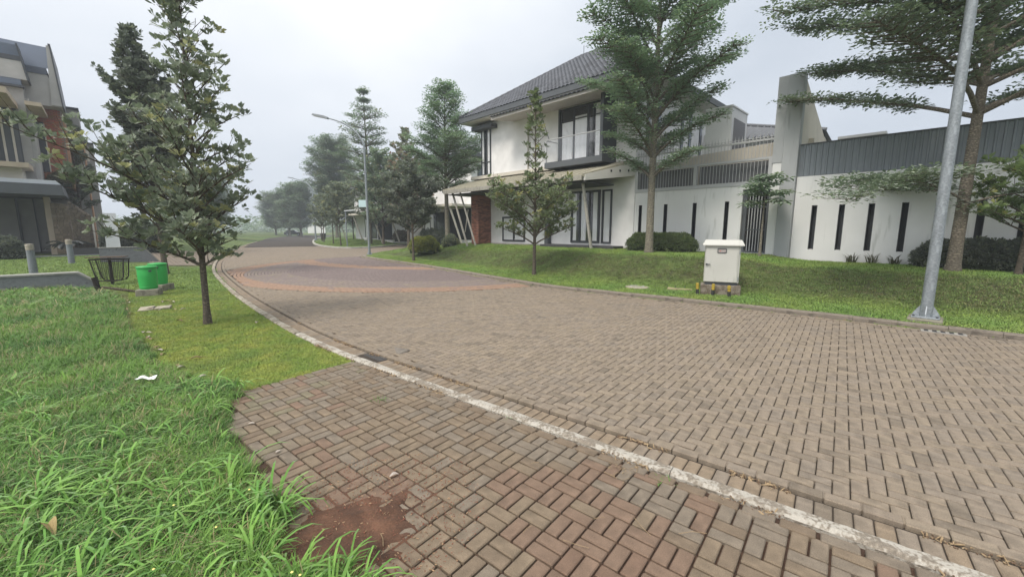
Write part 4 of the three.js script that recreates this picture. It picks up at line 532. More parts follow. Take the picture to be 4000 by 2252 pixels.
// right bank
plant('layered_tree', 'tall layered tree with pale mottled trunk in front of the slot wall', { ...TER, p: [5.19, 0.87, -15.56], h: 13.6, r: 0.15, from: 2.75, crown: prof(2.2, 3.1, 3.25, 3.3, 3.1, 3.2, 2.8, 2.4, 1.7, 0.8), step: 0.62, tiered: (t) => t < 0.8 ? 4 : 3, e0: 0.8, e1: 0.2, eTop: 0.2, seed: 21, leaves: GT, jit: 0.12, per: 2, tw: 0.28, thin: () => 0.9 });
{
  const t = plant('layered_tree', 'wide spreading layered tree with leaning brown trunk behind the right lamp post', { ...TER, p: [10.98, 0.72, -10.16], h: 12.5, r: 0.135, from: 3.75, crown: prof(4.9, 4.7, 4.5, 4.2, 3.6, 3.2, 2.6, 1.8, 1.0), step: 0.62, tiered: (t) => t < 0.7 ? 4 : 3, e0: 0.42, e1: 0.1, eTop: 0.35, seed: 22, leaves: GR, bark: BARK.brown, lean: [0.012, 0], side: [-0.8, -0.4, 0.12], tw: 0.24, jit: 0.17, flat: 0.9, thin: () => 0.78 });
  const lo = plant('layered_tree', 'tmp', { ...TER, p: [11.0, 2.3, -10.1], h: 0.3, r: 0.05, from: 0.1, crown: () => 3.3, step: 1, tiered: () => 3, e0: 0.5, e1: -0.42, seed: 26, leaves: GR, bark: BARK.brown, side: [-0.96, 0.27, 0.3], per: 2, tw: 0.26, jit: 0.14 });
  scene.remove(lo); taken.layered_tree--; for (const c of [...lo.children]) { if (c.name === 'trunk') continue; c.name = c.name === 'crown' ? 'lower_foliage' : 'lower_limbs'; t.add(c); c.position.set(0.02, 1.58, 0.06); }
}
plant('magnolia_tree', 'slender young big-leaved tree with a ball of low foliage on the bank before the house', { ...MAG, p: [0.81, 0.12, -14.9], h: 6.3, r: 0.065, from: 1.05, crown: prof(1.7, 2.1, 1.95, 0.7, 0.35, 0.45, 0.5, 0.4, 0.3, 0.1), seed: 31, leaves: [[0.13, 0.175, 0.08], [0.17, 0.22, 0.09], [0.3, 0.3, 0.1]], step: 0.09, e0: 0.6, e1: 0.35, leafScale: 1.05, thin: (t) => 0.9 - 0.5 * sstep(0.36, 0.48, t) });
plant('magnolia_tree', 'dark round-headed small tree on the lawn in front of the yellow-green bush', { ...MAG, p: [-5.32, 0.08, -22.14], h: 4.9, r: 0.065, from: 1.35, crown: prof(1.5, 2.1, 1.9, 1.4, 0.9, 0.3), seed: 32, leaves: GD, step: 0.11, leafScale: 1.2, e0: 0.6, e1: 0.2 });
plant('layered_tree', 'tall layered tree with pale trunk beside the white house corner', { ...TER, p: [-4.2, 0.75, -27.07], h: 9.9, r: 0.17, from: 3.4, crown: prof(2.2, 3.1, 3.0, 2.4, 2.0, 1.7, 1.5, 0.9, 0.4), step: 0.42, tiered: () => 4, e0: 0.6, e1: 0.15, seed: 23, leaves: GT, per: 2, jit: 0.16, sprig: 'mid', leafStep: 0.34, twig: 0.4, leafScale: 0.9 });
plant('umbrella_sapling', 'young sapling with a flat umbrella of leaves before the barred gate', { ...TER, p: [8.26, 0.86, -13.67], h: 2.55, r: 0.045, from: 1.75, crown: prof(0.75, 0.95, 0.8, 0.4), step: 0.25, tiered: () => 4, e0: 0.4, e1: -0.25, seed: 24, leaves: GT, per: 1, sprig: 'compound', leafScale: 0.75, leafStep: 0.25, bark: BARK.pale });
plant('magnolia_tree', 'low bushy big-leaved tree at the right edge in front of the garden wall', { ...MAG, p: [11.75, 0.7, -9.45], h: 2.65, r: 0.06, from: 0.85, crown: prof(1.1, 1.25, 1.0, 0.55), step: 0.09, seed: 33, leaves: [[0.17, 0.25, 0.09], [0.22, 0.31, 0.1], [0.38, 0.4, 0.12]], e0: 0.45, e1: 0.15 });
// the island and beyond
const IS = 'trees on and beyond the planted island';
plant('tiered_tree', 'tallest far tree with stacked flat tiers and a thin bare top', { ...TER, p: [-16.2, 0.4, -47], h: 16.4, r: 0.24, from: 5.5, crown: prof(3.4, 3.3, 3.2, 2.9, 2.9, 2.2, 2.6, 1.4, 0.2, 0.1), step: 0.95, tiered: () => 6, e0: 0.4, e1: 0.12, eTop: 0, seed: 41, leaves: GF, per: 2, jit: 0.2, per: 1, sprig: 'far', leafStep: 0.55, twig: 0.6, leafScale: 0.75, group: IS });
plant('spreading_tree', 'broad fan-shaped tree beside the far street lamp', { ...TER, p: [-30.5, 0.4, -72], h: 14.6, r: 0.28, from: 2.6, crown: prof(4.4, 6.0, 5.8, 4.8, 3.4), step: 0.8, tiered: () => 5, e0: 0.9, e1: 0.45, eTop: 0.3, seed: 42, leaves: GF, per: 2, jit: 0.35, sprig: 'far', leafStep: 0.5, twig: 0.7, leafScale: 0.95 });
plant('magnolia_tree', 'tall bushy tree with reddish shoots between the tiered tree and the layered tree', { ...MAG, p: [-8.9, 0.5, -35.5], h: 9.4, r: 0.13, from: 1.3, crown: prof(2.3, 2.8, 2.7, 2.3, 1.7, 0.9, 0.3), step: 0.15, seed: 43, leaves: GRED, odd: 0.2, leafScale: 1.6, twig: 0.4, leafStep: 0.26 });
plant('magnolia_tree', 'dense round tree behind the nearer street lamp', { ...MAG, p: [-12.8, 0.4, -41], h: 8.2, r: 0.12, from: 1.3, crown: prof(2.4, 3.2, 3.0, 2.3, 1.2), step: 0.15, seed: 44, leaves: GF, leafScale: 1.7, twig: 0.42, leafStep: 0.28 });
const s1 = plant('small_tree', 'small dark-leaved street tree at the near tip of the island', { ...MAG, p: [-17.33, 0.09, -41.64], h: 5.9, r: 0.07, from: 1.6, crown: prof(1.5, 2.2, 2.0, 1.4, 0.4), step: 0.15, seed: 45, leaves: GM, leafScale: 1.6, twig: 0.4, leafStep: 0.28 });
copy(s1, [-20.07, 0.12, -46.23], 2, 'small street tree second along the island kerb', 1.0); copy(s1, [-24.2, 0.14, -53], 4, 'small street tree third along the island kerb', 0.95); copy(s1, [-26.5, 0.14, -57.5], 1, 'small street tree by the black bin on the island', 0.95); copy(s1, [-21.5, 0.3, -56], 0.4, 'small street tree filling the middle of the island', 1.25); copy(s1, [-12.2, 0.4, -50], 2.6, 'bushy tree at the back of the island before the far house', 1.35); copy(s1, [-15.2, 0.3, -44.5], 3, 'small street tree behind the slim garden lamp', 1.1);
const f1 = plant('far_tree', 'hazy round tree beside the road far away', { ...TER, p: [-56, 0.2, -104], h: 9.6, r: 0.25, from: 1.3, crown: prof(3.4, 4.8, 5, 4.2, 2.4), step: 0.7, tiered: () => 5, e0: 0.8, e1: 0.3, seed: 47, leaves: GF, per: 2, jit: 0.5, sprig: 'far', leafStep: 0.7, twig: 0.8, leafScale: 1.2 });
copy(f1, [-64, 0.2, -112], 2, 'hazy round tree left of the parked car far away', 1.0); copy(f1, [-47, 0.2, -92], 4, 'far hazy tree right of the road end', 1.05); copy(f1, [-28, 0.3, -76], 1, 'dark far tree to the right of the far street lamp', 0.9); copy(f1, [-72, 0.2, -100], 3, 'far hazy tree seen through the gap under the near tree', 1.1); copy(f1, [-60, 0.2, -80], 5, 'far tree behind the left driveway', 0.9); copy(f1, [-44, 0.3, -60], 0.5, 'far tree left of the street behind the dark tree', 0.85); copy(f1, [-3, 0.5, -58], 0.9, 'tree crown behind the neighbouring villa', 1.2);
{ // the wooded horizon, one mass
  const r = rng(99), list = [[], []]; for (let i = 0; i < 2600; i++) { const a = lerp(-1.5, 1.4, r()), d = 170 + r() * 130, x = Math.sin(a) * d, z = -Math.cos(a) * d, hgt = 5 + 4 * fbm(a * 6, 2, 1, 3); for (let k = 0; k < 2; k++) { const f = 0.8 + r() * 0.4, c = GF[Math.floor(r() * 2)]; list[k].push({ m: TRS(V(x + r() * 6, hgt * r(), z), new THREE.Quaternion().setFromEuler(new THREE.Euler((r() - 0.5), r() * 6, (r() - 0.5))), 5), c: lin(c[0] * f, c[1] * f, c[2] * f) }); } }
  tag(instanced('distant_trees', SPRIG.far[0], LEAF.fine, [...list[0], ...list[1]]), 'far-off line of hazy trees along the horizon', 'trees');
}
function hedge(name, label, cat, pts, o) { // foliage filling a rounded volume along a line of points
  const r = rng(o.seed), g = tag(base(name, [pts[0][0], o.y, pts[0][1]]), label, cat), core = B(), lists = SPRIG[o.sprig ?? 'hedge'].map(() => []);
  let L = 0; const seg = []; for (let i = 0; i + 1 < pts.length; i++) { const l = Math.hypot(pts[i + 1][0] - pts[i][0], pts[i + 1][1] - pts[i][1]); seg.push([L, l, i]); L += l; }
  const at = (s) => { const q = seg.find(([a, l]) => s <= a + l + 1e-6) ?? seg[seg.length - 1], t = (s - q[0]) / q[1], i = q[2]; return [lerp(pts[i][0], pts[i + 1][0], t) - pts[0][0], lerp(pts[i][1], pts[i + 1][1], t) - pts[0][1], -(pts[i + 1][1] - pts[i][1]) / q[1], (pts[i + 1][0] - pts[i][0]) / q[1]]; };
  const sec = []; for (let k = 0; k <= 24; k++) { const [x, z, nx, nz] = at(L * k / 24), e = Math.min(1, Math.min(k, 24 - k) / 2.5 + 0.35), ring = []; for (let a = 0; a <= 8; a++) { const t = Math.PI * a / 8, w = o.w / 2 * 0.8 * e * Math.cos(t), y = o.h * 0.84 * e * Math.pow(Math.sin(t), 0.5) - 0.05; ring.push([x + nx * w, y, z + nz * w]); } sec.push(ring); }
  for (let k = 0; k < 24; k++) for (let a = 0; a < 8; a++) core.poly([sec[k][a], sec[k][a + 1], sec[k + 1][a + 1], sec[k + 1][a]]); core.build('dark_core', M('hedge inside', [0.022, 0.03, 0.014], { roughness: 1 }), g);  // solid dark green core filling the leaf shell
  for (let i = 0; i < o.n; i++) { const s = r() * L, [x, z, nx, nz] = at(s), e = Math.min(1, Math.min(s, L - s) / 0.35 * 0.5 + 0.5), t = Math.PI * r(), b = 0.92 + 0.16 * fbm(s * 2.2, t * 1.5, o.seed, 3) * 3 * (o.rag ?? 0.4), w = o.w / 2 * Math.cos(t) * e * b, y = o.h * e * b * Math.pow(Math.sin(t), 0.5), c = o.leaves[r() < (o.odd ?? 0.2) ? 2 : r() < 0.5 ? 0 : 1], f = 0.75 + r() * 0.5; lists[Math.floor(r() * lists.length)].push({ m: TRS(V(x + nx * w, y, z + nz * w), new THREE.Quaternion().setFromEuler(new THREE.Euler((r() - 0.5) * 1.6, r() * 6.3, (r() - 0.5) * 1.6)), (o.s ?? 1) * (0.8 + r() * 0.5)), c: lin(c[0] * f, c[1] * f, c[2] * f) }); }
  lists.forEach((l, i) => instanced('foliage', SPRIG[o.sprig ?? 'hedge'][i], LEAF.fine, l, g)); return g;
}
const GH = [[0.11, 0.165, 0.05], [0.14, 0.2, 0.055], [0.2, 0.25, 0.08]], GY = [[0.2, 0.25, 0.05], [0.26, 0.29, 0.055], [0.38, 0.38, 0.07]];
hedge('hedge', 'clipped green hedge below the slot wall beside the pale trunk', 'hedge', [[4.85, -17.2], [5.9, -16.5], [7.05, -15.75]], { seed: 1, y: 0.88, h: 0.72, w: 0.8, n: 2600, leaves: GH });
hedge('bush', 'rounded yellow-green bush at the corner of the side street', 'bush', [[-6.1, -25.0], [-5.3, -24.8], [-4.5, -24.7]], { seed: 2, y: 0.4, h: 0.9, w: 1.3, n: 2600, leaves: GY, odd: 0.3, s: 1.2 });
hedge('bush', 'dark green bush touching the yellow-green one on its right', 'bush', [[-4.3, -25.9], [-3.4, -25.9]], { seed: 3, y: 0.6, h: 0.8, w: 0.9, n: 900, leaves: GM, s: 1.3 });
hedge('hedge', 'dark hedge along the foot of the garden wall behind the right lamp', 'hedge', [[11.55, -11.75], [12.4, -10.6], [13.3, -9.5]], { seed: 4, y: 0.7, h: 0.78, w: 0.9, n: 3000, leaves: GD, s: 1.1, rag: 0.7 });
hedge('hedge', 'dark overgrown hedge behind the grey ramp wall on the left', 'hedge', [worldL(-0.3, 0, -34.2), worldL(2.6, 0, -34.4)].map((q) => [q[0], q[2]]), { seed: 5, y: 0.25, h: 1.7, w: 1.6, n: 2600, leaves: GD, s: 1.9, rag: 0.9 });
hedge('shrub', 'clump of dark shrubs and fallen fronds by the dark garage', 'shrub', [worldL(-4.6, 0, -32.2), worldL(-3.1, 0, -32.2)].map((q) => [q[0], q[2]]), { seed: 6, y: 0.3, h: 0.95, w: 0.9, n: 900, leaves: GD, s: 1.8, rag: 1.2 });
hedge('shrub', 'reddish low shrubs on the island in front of the far house', 'shrub', [[-13.3, -47], [-10.8, -46.4]], { seed: 7, y: 0.4, h: 1.0, w: 1.2, n: 800, leaves: [[0.08, 0.08, 0.04], [0.12, 0.07, 0.045], [0.1, 0.11, 0.05]], s: 2.6, rag: 1 });
hedge('shrub', 'dark low shrubs beyond the dark round-headed tree', 'shrub', [[-8.2, -38], [-5.8, -36.5]], { seed: 8, y: 0.5, h: 1.1, w: 1.3, n: 900, leaves: GD, s: 2.4, rag: 1 });
hedge('shrub', 'trailing plants on the carport canopy under the brick bay', 'shrub', [worldL(-2.2, 0, -37.6), worldL(-1.3, 0, -37.6)].map((q) => [q[0], q[2]]), { seed: 9, y: 4.4, h: 0.7, w: 0.7, n: 500, leaves: [[0.09, 0.1, 0.035], [0.13, 0.12, 0.04], [0.18, 0.15, 0.06]], s: 1.7, rag: 1.2 });
function frond(b, o, az, L, e, w) { let p = V(...o), el = e; const n = 8, pts = [p.clone()]; for (let k = 0; k < n; k++) { el -= 0.2; p = p.clone().add(V(Math.cos(az) * Math.cos(el), Math.sin(el), Math.sin(az) * Math.cos(el)).multiplyScalar(L / n)); pts.push(p); } const s = V(-Math.sin(az), 0, Math.cos(az)); for (let k = 1; k < n; k++) for (const sg of [-1, 1]) for (const q of [0, 0.5]) { const c = pts[k].clone().lerp(pts[k + 1], q), d = s.clone().multiplyScalar(sg).addScaledVector(pts[k + 1].clone().sub(pts[k]).normalize(), 0.7).normalize(), l = w * (1 - 0.5 * Math.abs(k / n - 0.4)), e2 = c.clone().addScaledVector(d, l).add(V(0, -l * 0.35, 0)), m = c.clone().addScaledVector(d, l * 0.5), t = pts[k + 1].clone().sub(pts[k]).normalize().multiplyScalar(0.025); b.poly([c.toArray(), m.clone().add(t).toArray(), e2.toArray(), m.clone().sub(t).toArray()]); } b.tube(pts, 0.008, 4, false); }
{
  const pm = tag(base('palm', worldL(-1.75, 0.3, -34.6)), 'small palm with arching fronds in front of the stone wall', 'palm'), r = rng(4); const b = B(); for (let i = 0; i < 13; i++) frond(b, [0, 0.55, 0], i * 2.4, 0.8 + r() * 0.35, 1.2 - r() * 0.5, 0.26); b.build('fronds', leafMat('palm leaf', [0.03, 0.045, 0.022]), pm); B().tube([V(0, -0.05, 0), V(0.02, 0.55, 0)], [0.07, 0.05], 7).build('trunk', BARK.brown, pm);
}
{ // strappy plants at the foot of the garden wall
  const r = rng(14); for (const [i, X] of [3.75, 4.25, 4.75].entries()) { const w = world(X, 0.72, 0.22), g = tag(base('strappy_plant', w), ['low strappy plant at the foot of the garden wall, nearest the tower', 'low strappy plant at the foot of the garden wall, middle of three', 'low strappy plant at the foot of the garden wall, nearest the hedge'][i], 'plant'), b = B(); for (let k = 0; k < 26; k++) { const a = r() * 6.3, L = 0.25 + r() * 0.25, e = 0.9 + r() * 0.5, s = V(-Math.sin(a), 0, Math.cos(a)).multiplyScalar(0.012), p0 = V((r() - 0.5) * 0.2, 0, (r() - 0.5) * 0.15), d = V(Math.cos(a) * Math.cos(e), Math.sin(e), Math.sin(a) * Math.cos(e)), p1 = p0.clone().addScaledVector(d, L * 0.6), p2 = p1.clone().addScaledVector(d, L * 0.35).add(V(Math.cos(a) * 0.08, -0.05, Math.sin(a) * 0.08)); b.poly([p0.clone().sub(s).toArray(), p0.clone().add(s).toArray(), p1.clone().add(s).toArray(), p1.clone().sub(s).toArray()]).poly([p1.clone().sub(s).toArray(), p1.clone().add(s).toArray(), p2.toArray()]); } b.build('blades', leafMat('strappy leaf', [0.09, 0.09, 0.04]), g); }
}

// ---------------------------------------------------------------- street furniture and small things
function streetLamp(name, label, p, turn, o) { // pole, curved arm and lamp head reaching along -x
  const g = tag(base(name, p, turn), label, 'street lamp', o.group); const r = o.r;
  B().tube([V(0, 0.02, 0), V(0, o.h, 0)], [r, r * 0.78], o.seg ?? 12).build('pole', GALV, g);
  const c = []; for (let i = 0; i <= 12; i++) { const t = i / 12, a = t * 1.28; c.push(V(-o.reach * (1 - Math.cos(a)) / (1 - Math.cos(1.28)), o.h - 0.02 + o.rise * Math.sin(a) / Math.sin(1.28), 0)); } const dir = c[12].clone().sub(c[11]).normalize();
  B().tube(c, c.map((_, i) => r * (0.72 - 0.024 * i)), 8).build('arm', GALV, g);
  const hp = c[12], hd = B().move(hp.x, hp.y, 0, 0, 0, -Math.atan2(dir.y, -dir.x)); hd.prism([[-0.95, -0.03], [0.1, -0.05], [0.1, 0.06], [-0.2, 0.1], [-0.9, 0.07]], -0.13, 0.13); const head = hd.build('lamp_head', M('lamp housing', [0.23, 0.25, 0.27], { roughness: 0.5 }), g); B().move(hp.x, hp.y, 0, 0, 0, -Math.atan2(dir.y, -dir.x)).box(-0.85, -0.055, -0.1, -0.2, -0.035, 0.1).build('diffuser', M('lamp diffuser', [0.7, 0.7, 0.68], { roughness: 0.3 }), head);
  B().box(-r * 2.1, 0.0, -r * 2.1, r * 2.1, 0.025, r * 2.1, 0.006).build('base_plate', GALV, g); const f = B(); for (let k = 0; k < 4; k++) { f.move(0, 0, 0, k * Math.PI / 2); f.prism([[r * 0.9, 0.02], [r * 2.05, 0.02], [r * 1.9, 0.08], [r * 0.88, 0.24]], -0.008, 0.008); } f.build('gussets', GALV, g);
  const bolts = B(); for (const x of [-1, 1]) for (const z of [-1, 1]) bolts.lathe([[0.02, 0], [0.02, 0.05], [0, 0.055]], 6, x * r * 1.7, z * r * 1.7); bolts.build('bolts', DARK, g);
  if (o.pad) B().box(-0.3, -0.2, -0.24, 0.3, -0.002, 0.24, 0.012).build('concrete_pad', M('mossy concrete', [0.33, 0.31, 0.24], { map: T.concrete }), g); return g;
}
streetLamp('street_lamp', 'large galvanised lamp pole on a concrete pad on the right verge', [7.9, 0.13, -7.66], 0.75, { h: 7.6, r: 0.093, reach: 2.4, rise: 1.3, pad: true, seg: 10 });
const l1 = streetLamp('street_lamp', 'curved-arm street lamp carrying a small pale sign at the junction', [-9.68, 0.05, -27.85], -0.05, { h: 6.9, r: 0.085, reach: 2.4, rise: 2.0 });
streetLamp('street_lamp', 'far curved-arm street lamp beside the fan-shaped tree', [-30.9, 0.06, -64.9], 0.0, { h: 7.4, r: 0.13, reach: 2.7, rise: 2.0 });
{ const s = tag(base('sign', [-9.95, 3.45, -27.82], 0.1), 'small pale blue sign plate fixed to the curved-arm lamp pole', 'sign'); B().box(-0.27, -0.22, -0.012, 0.22, 0.24, 0.012, 0.006).build('plate', M('pale blue plate', [0.5, 0.66, 0.68], { roughness: 0.6 }), s); B().box(0.18, -0.1, -0.02, 0.3, -0.06, 0.0).box(0.18, 0.08, -0.02, 0.3, 0.12, 0.0).build('clamp', GALV, s); }
{ const s = tag(base('garden_lamp', [-16.09, 0.06, -40.16], 0.0), 'slim post lamp with a flat head on the island lawn', 'lamp'); B().tube([V(0, 0, 0), V(0, 3.4, 0)], 0.06, 8).build('post', GALV, s); B().move(0, 3.4, 0, 0, 0, 0.08).box(-0.08, 0, -0.12, 1.0, 0.09, 0.12, 0.01).build('lamp_head', M('pale lamp head', [0.6, 0.64, 0.66], { roughness: 0.4 }), s); B().box(-0.16, -0.05, -0.16, 0.16, 0.04, 0.16).build('base_plate', CONC, s); }
{ // green litter bins
  const b1 = tag(base('litter_bin', [-9.94, 0.06, -11.09], 0.5), 'nearer bright green litter bin with lid on a concrete block', 'litter bin', 'green bins');
  const gm = M('green plastic', [0.035, 0.42, 0.085], { roughness: 0.45, map: T.plaster }), gd = M('green lid', [0.025, 0.3, 0.06], { roughness: 0.4 });
  B().lathe([[0.165, 0.12], [0.185, 0.125], [0.198, 0.18], [0.194, 0.21], [0.2, 0.22], [0.214, 0.5], [0.208, 0.66], [0.214, 0.67], [0.212, 0.69], [0.2, 0.695]], 32).build('body', gm, b1); B().lathe([[0.208, 0.685], [0.226, 0.69], [0.226, 0.72], [0.212, 0.735], [0.03, 0.755], [0, 0.755]], 32).build('lid', gd, b1); B().box(0.08, 0.6, 0.18, 0.14, 0.64, 0.212).build('latch', DARK, b1); B().box(-0.24, -0.12, -0.24, 0.24, 0.12, 0.24, 0.014).build('concrete_block', M('mossy concrete', [0.33, 0.31, 0.24]), b1);
  copy(b1, [-10.38, 0.07, -11.95], 0.1, 'farther green litter bin half hidden by the nearer one');
}
{ // wire rack
  const g = tag(base('wire_rack', [-12.55, 0.04, -12.75], 0.35), 'rusty dark wire waste rack on a post beside the green bins', 'waste rack'), rust = M('rusty iron', [0.045, 0.04, 0.032], { roughness: 0.9, map: T.concrete });
  B().tube([V(0, -0.05, 0), V(0, 0.86, 0)], 0.045, 8).build('post', rust, g); B().box(-0.42, 0.8, -0.17, 0.42, 0.84, -0.13).box(-0.42, 0.8, 0.13, 0.42, 0.84, 0.17).box(-0.44, 0.8, -0.17, -0.4, 0.84, 0.17).box(0.4, 0.8, -0.17, 0.44, 0.84, 0.17).build('rim', rust, g); B().box(-0.5, 0.88, -0.19, 0.4, 0.905, 0.19).build('lid', M('rusty lid', [0.15, 0.1, 0.07], { map: T.concrete, roughness: 1 }), g);
  const w = B(), U = (z) => [[-0.41, 0.8], [-0.36, 0.5], [-0.31, 0.24], [-0.24, 0.16], [-0.06, 0.15], [0.14, 0.15], [0.28, 0.17], [0.35, 0.26], [0.38, 0.5], [0.41, 0.8]].map(([x, y]) => V(x, y, z)); for (const z of [-0.15, 0.15]) w.tube(U(z), 0.018, 5); w.build('hoops', rust, g); const n = B(); for (let i = 0; i < 9; i++) { const y = 0.24 + i * 0.062, x = lerp(0.31, 0.4, i / 8); for (const z of [-0.15, 0.15]) n.tube([V(-x, y, z), V(x, y, z)], 0.006, 4); } for (let i = 0; i < 8; i++) { const x = -0.28 + i * 0.08; for (const z of [-0.15, 0.15]) n.tube([V(x, 0.17, z), V(x * 1.25, 0.8, z)], 0.006, 4); } n.build('wires', rust, g); B().tube([V(-0.3, 0, 0.1), V(-0.32, 0.3, 0.1)], 0.025, 5).build('leg', rust, g);
}
{ const g = tag(base('broken_post', [-11.6, 0.02, -11.33], 0.4), 'dark broken wooden post and plank at the edge of the tall grass', 'post'), m = M('rotten wood', [0.035, 0.026, 0.02], { map: T.bark, roughness: 1 }); B().tube([V(0.04, -0.1, 0), V(0.0, 0.2, 0), V(-0.06, 0.44, 0)], [0.07, 0.065, 0.045], 7).build('stump', m, g); B().tube([V(0.1, 0.16, 0), V(0.55, 0.08, 0.1), V(0.95, 0.0, 0.15)], [0.03, 0.04, 0.03], 5).build('plank', M('grey wood', [0.1, 0.075, 0.05], { map: T.bark }), g); }
{ // bollard lights and white pylon
  const b1 = tag(base('bollard_light', [-17.5, 0.16, -14.9], 0), 'tall grey bollard light standing alone on the left lawn', 'bollard light', 'bollard lights'); B().lathe([[0.125, -0.02], [0.115, 0.06], [0.105, 0.86], [0.075, 0.87], [0.075, 0.9]], 20).build('body', M('blue grey bollard', [0.26, 0.29, 0.32], { map: T.concrete, roughness: 0.7 }), b1); const l = B(); for (let i = 0; i < 3; i++) l.lathe([[0.075, 0.88 + i * 0.06], [0.112, 0.885 + i * 0.06], [0.105, 0.925 + i * 0.06], [0.075, 0.93 + i * 0.06]], 20); l.lathe([[0.112, 1.06], [0.105, 1.09], [0, 1.1]], 20); l.build('louvre_head', M('beige louvre', [0.34, 0.31, 0.25]), b1);
  copy(b1, [-20.2, 0.22, -18.75], 0, 'dark bollard light in front of the stone wall on the left', 1.0);
  const p = tag(base('pylon', [-22.28, 0.25, -22.98], 0.77), 'white marble-like sign pylon rising behind the wire rack', 'pylon'); B().prism([[-0.3, -0.1], [0.3, -0.1], [0.26, 2.4], [-0.26, 2.4]], -0.09, 0.09).build('slab', M('white slab', [0.72, 0.74, 0.77], { map: T.stain }), p); B().box(-0.4, -0.15, -0.2, 0.4, 0.1, 0.2, 0.01).build('foot', CONC, p);
}
{ // electric cabinet
  const g = tag(base('electric_cabinet', [5.33, 0.06, -10.36], -0.416), 'off-white electric cabinet on a mossy concrete plinth on the right verge', 'cabinet'), W = M('off white paint', [0.55, 0.55, 0.51], { map: T.stain, roughness: 0.55 });
  B().box(-0.46, -0.2, -0.52, 0.46, 0.31, 0.0, 0.012).build('plinth', M('stained plinth', [0.34, 0.31, 0.27], { map: T.worn, roughness: 1, bumpMap: T.grainBump, bumpScale: 0.01 }), g); B().box(-0.37, 0.31, -0.45, 0.37, 0.38, -0.06).build('sub_frame', DARK, g); B().box(-0.4, 0.38, -0.46, 0.4, 1.34, -0.04, 0.008).build('body', W, g);
  const d = B().box(-0.385, 0.395, -0.04, 0.37, 1.31, -0.02, 0.006).build('door', W, g); const fr = B(); { const s = new THREE.Shape(), hole = new THREE.Path(), rr = (q, w, h, r) => { q.moveTo(-w + r, -h); q.lineTo(w - r, -h); q.quadraticCurveTo(w, -h, w, -h + r); q.lineTo(w, h - r); q.quadraticCurveTo(w, h, w - r, h); q.lineTo(-w + r, h); q.quadraticCurveTo(-w, h, -w, h - r); q.lineTo(-w, -h + r); q.quadraticCurveTo(-w, -h, -w + r, -h); }; rr(s, 0.105, 0.06, 0.025); rr(hole, 0.088, 0.043, 0.018); s.holes.push(hole); const e = new THREE.ExtrudeGeometry(s, { depth: 0.014, bevelEnabled: false }); fr.add(e, new THREE.Matrix4().makeTranslation(-0.02, 1.19, -0.021)); } fr.build('window_gasket', DARK, d); B().box(-0.105, 1.15, -0.0195, 0.065, 1.23, -0.0165).build('meter_window', M('dusty meter glass', [0.33, 0.29, 0.28], { roughness: 0.15 }), d); B().box(-0.07, 1.17, -0.0163, -0.045, 1.2, -0.0158).build('red_tag', M('faded red tag', [0.4, 0.16, 0.14]), d);
  B().tube([V(-0.355, 0.84, -0.02), V(-0.355, 0.84, 0.02)], 0.024, 10).box(-0.345, 0.83, 0.004, -0.27, 0.85, 0.016).build('handle', DARK, d); for (const y of [0.5, 1.16]) B().tube([V(0.378, y - 0.04, -0.024), V(0.378, y + 0.04, -0.024)], 0.012, 8).build('hinge', GALV, d);
  const rf = B(); const e = [[-0.47, 1.34, 0.04], [0.47, 1.34, 0.04], [0.47, 1.34, -0.54], [-0.47, 1.34, -0.54]], u = [[-0.41, 1.46, -0.06], [0.41, 1.46, -0.06], [0.41, 1.46, -0.44], [-0.41, 1.46, -0.44]]; for (let i = 0; i < 4; i++) { const j = (i + 1) % 4; rf.poly([e[i], e[j], u[j], u[i]]); const lo = (q) => [q[0], q[1] - 0.025, q[2]]; rf.poly([lo(e[i]), lo(e[j]), e[j], e[i]]); } rf.poly(u).poly([...e].reverse().map((q) => [q[0], q[1] - 0.025, q[2]])); rf.build('cap', W, g); for (const y of [0.6, 1.1]) B().box(0.4, y, -0.35, 0.408, y + 0.12, -0.15).build('vent', DARK, g);
  const yb = M('yellow paint', [0.55, 0.4, 0.05], { map: T.concrete, roughness: 0.7 }), kb = M('black paint', [0.025, 0.025, 0.025], { roughness: 0.7 });
  [[4.83, -10.53, 0.3, 'left of the three low yellow and black bollards before the cabinet', 0.05], [5.14, -10.36, 0.3, 'middle of the three low yellow and black bollards before the cabinet', -0.03], [5.44, -10.12, 0.29, 'right of the three low yellow and black bollards, with a lip under its cap', 0.06]].forEach(([x, z, h, l, t], i) => { const q = tag(base('bollard', [x, 0.1, z]), l, 'bollard', 'yellow and black bollards'); q.rotation.z = t; B().lathe([[0.038, -0.1], [0.038, h * 0.52]], 14).build('black_band', kb, q); const c = B().lathe([[0.0385, h * 0.52], [0.0385, h], [0.03, h + 0.008], [0, h + 0.01]], 14); if (i === 2) c.lathe([[0.04, h * 0.8], [0.05, h * 0.8], [0.05, h * 0.84], [0.04, h * 0.86]], 14); c.build('yellow_band', yb, q); });
}
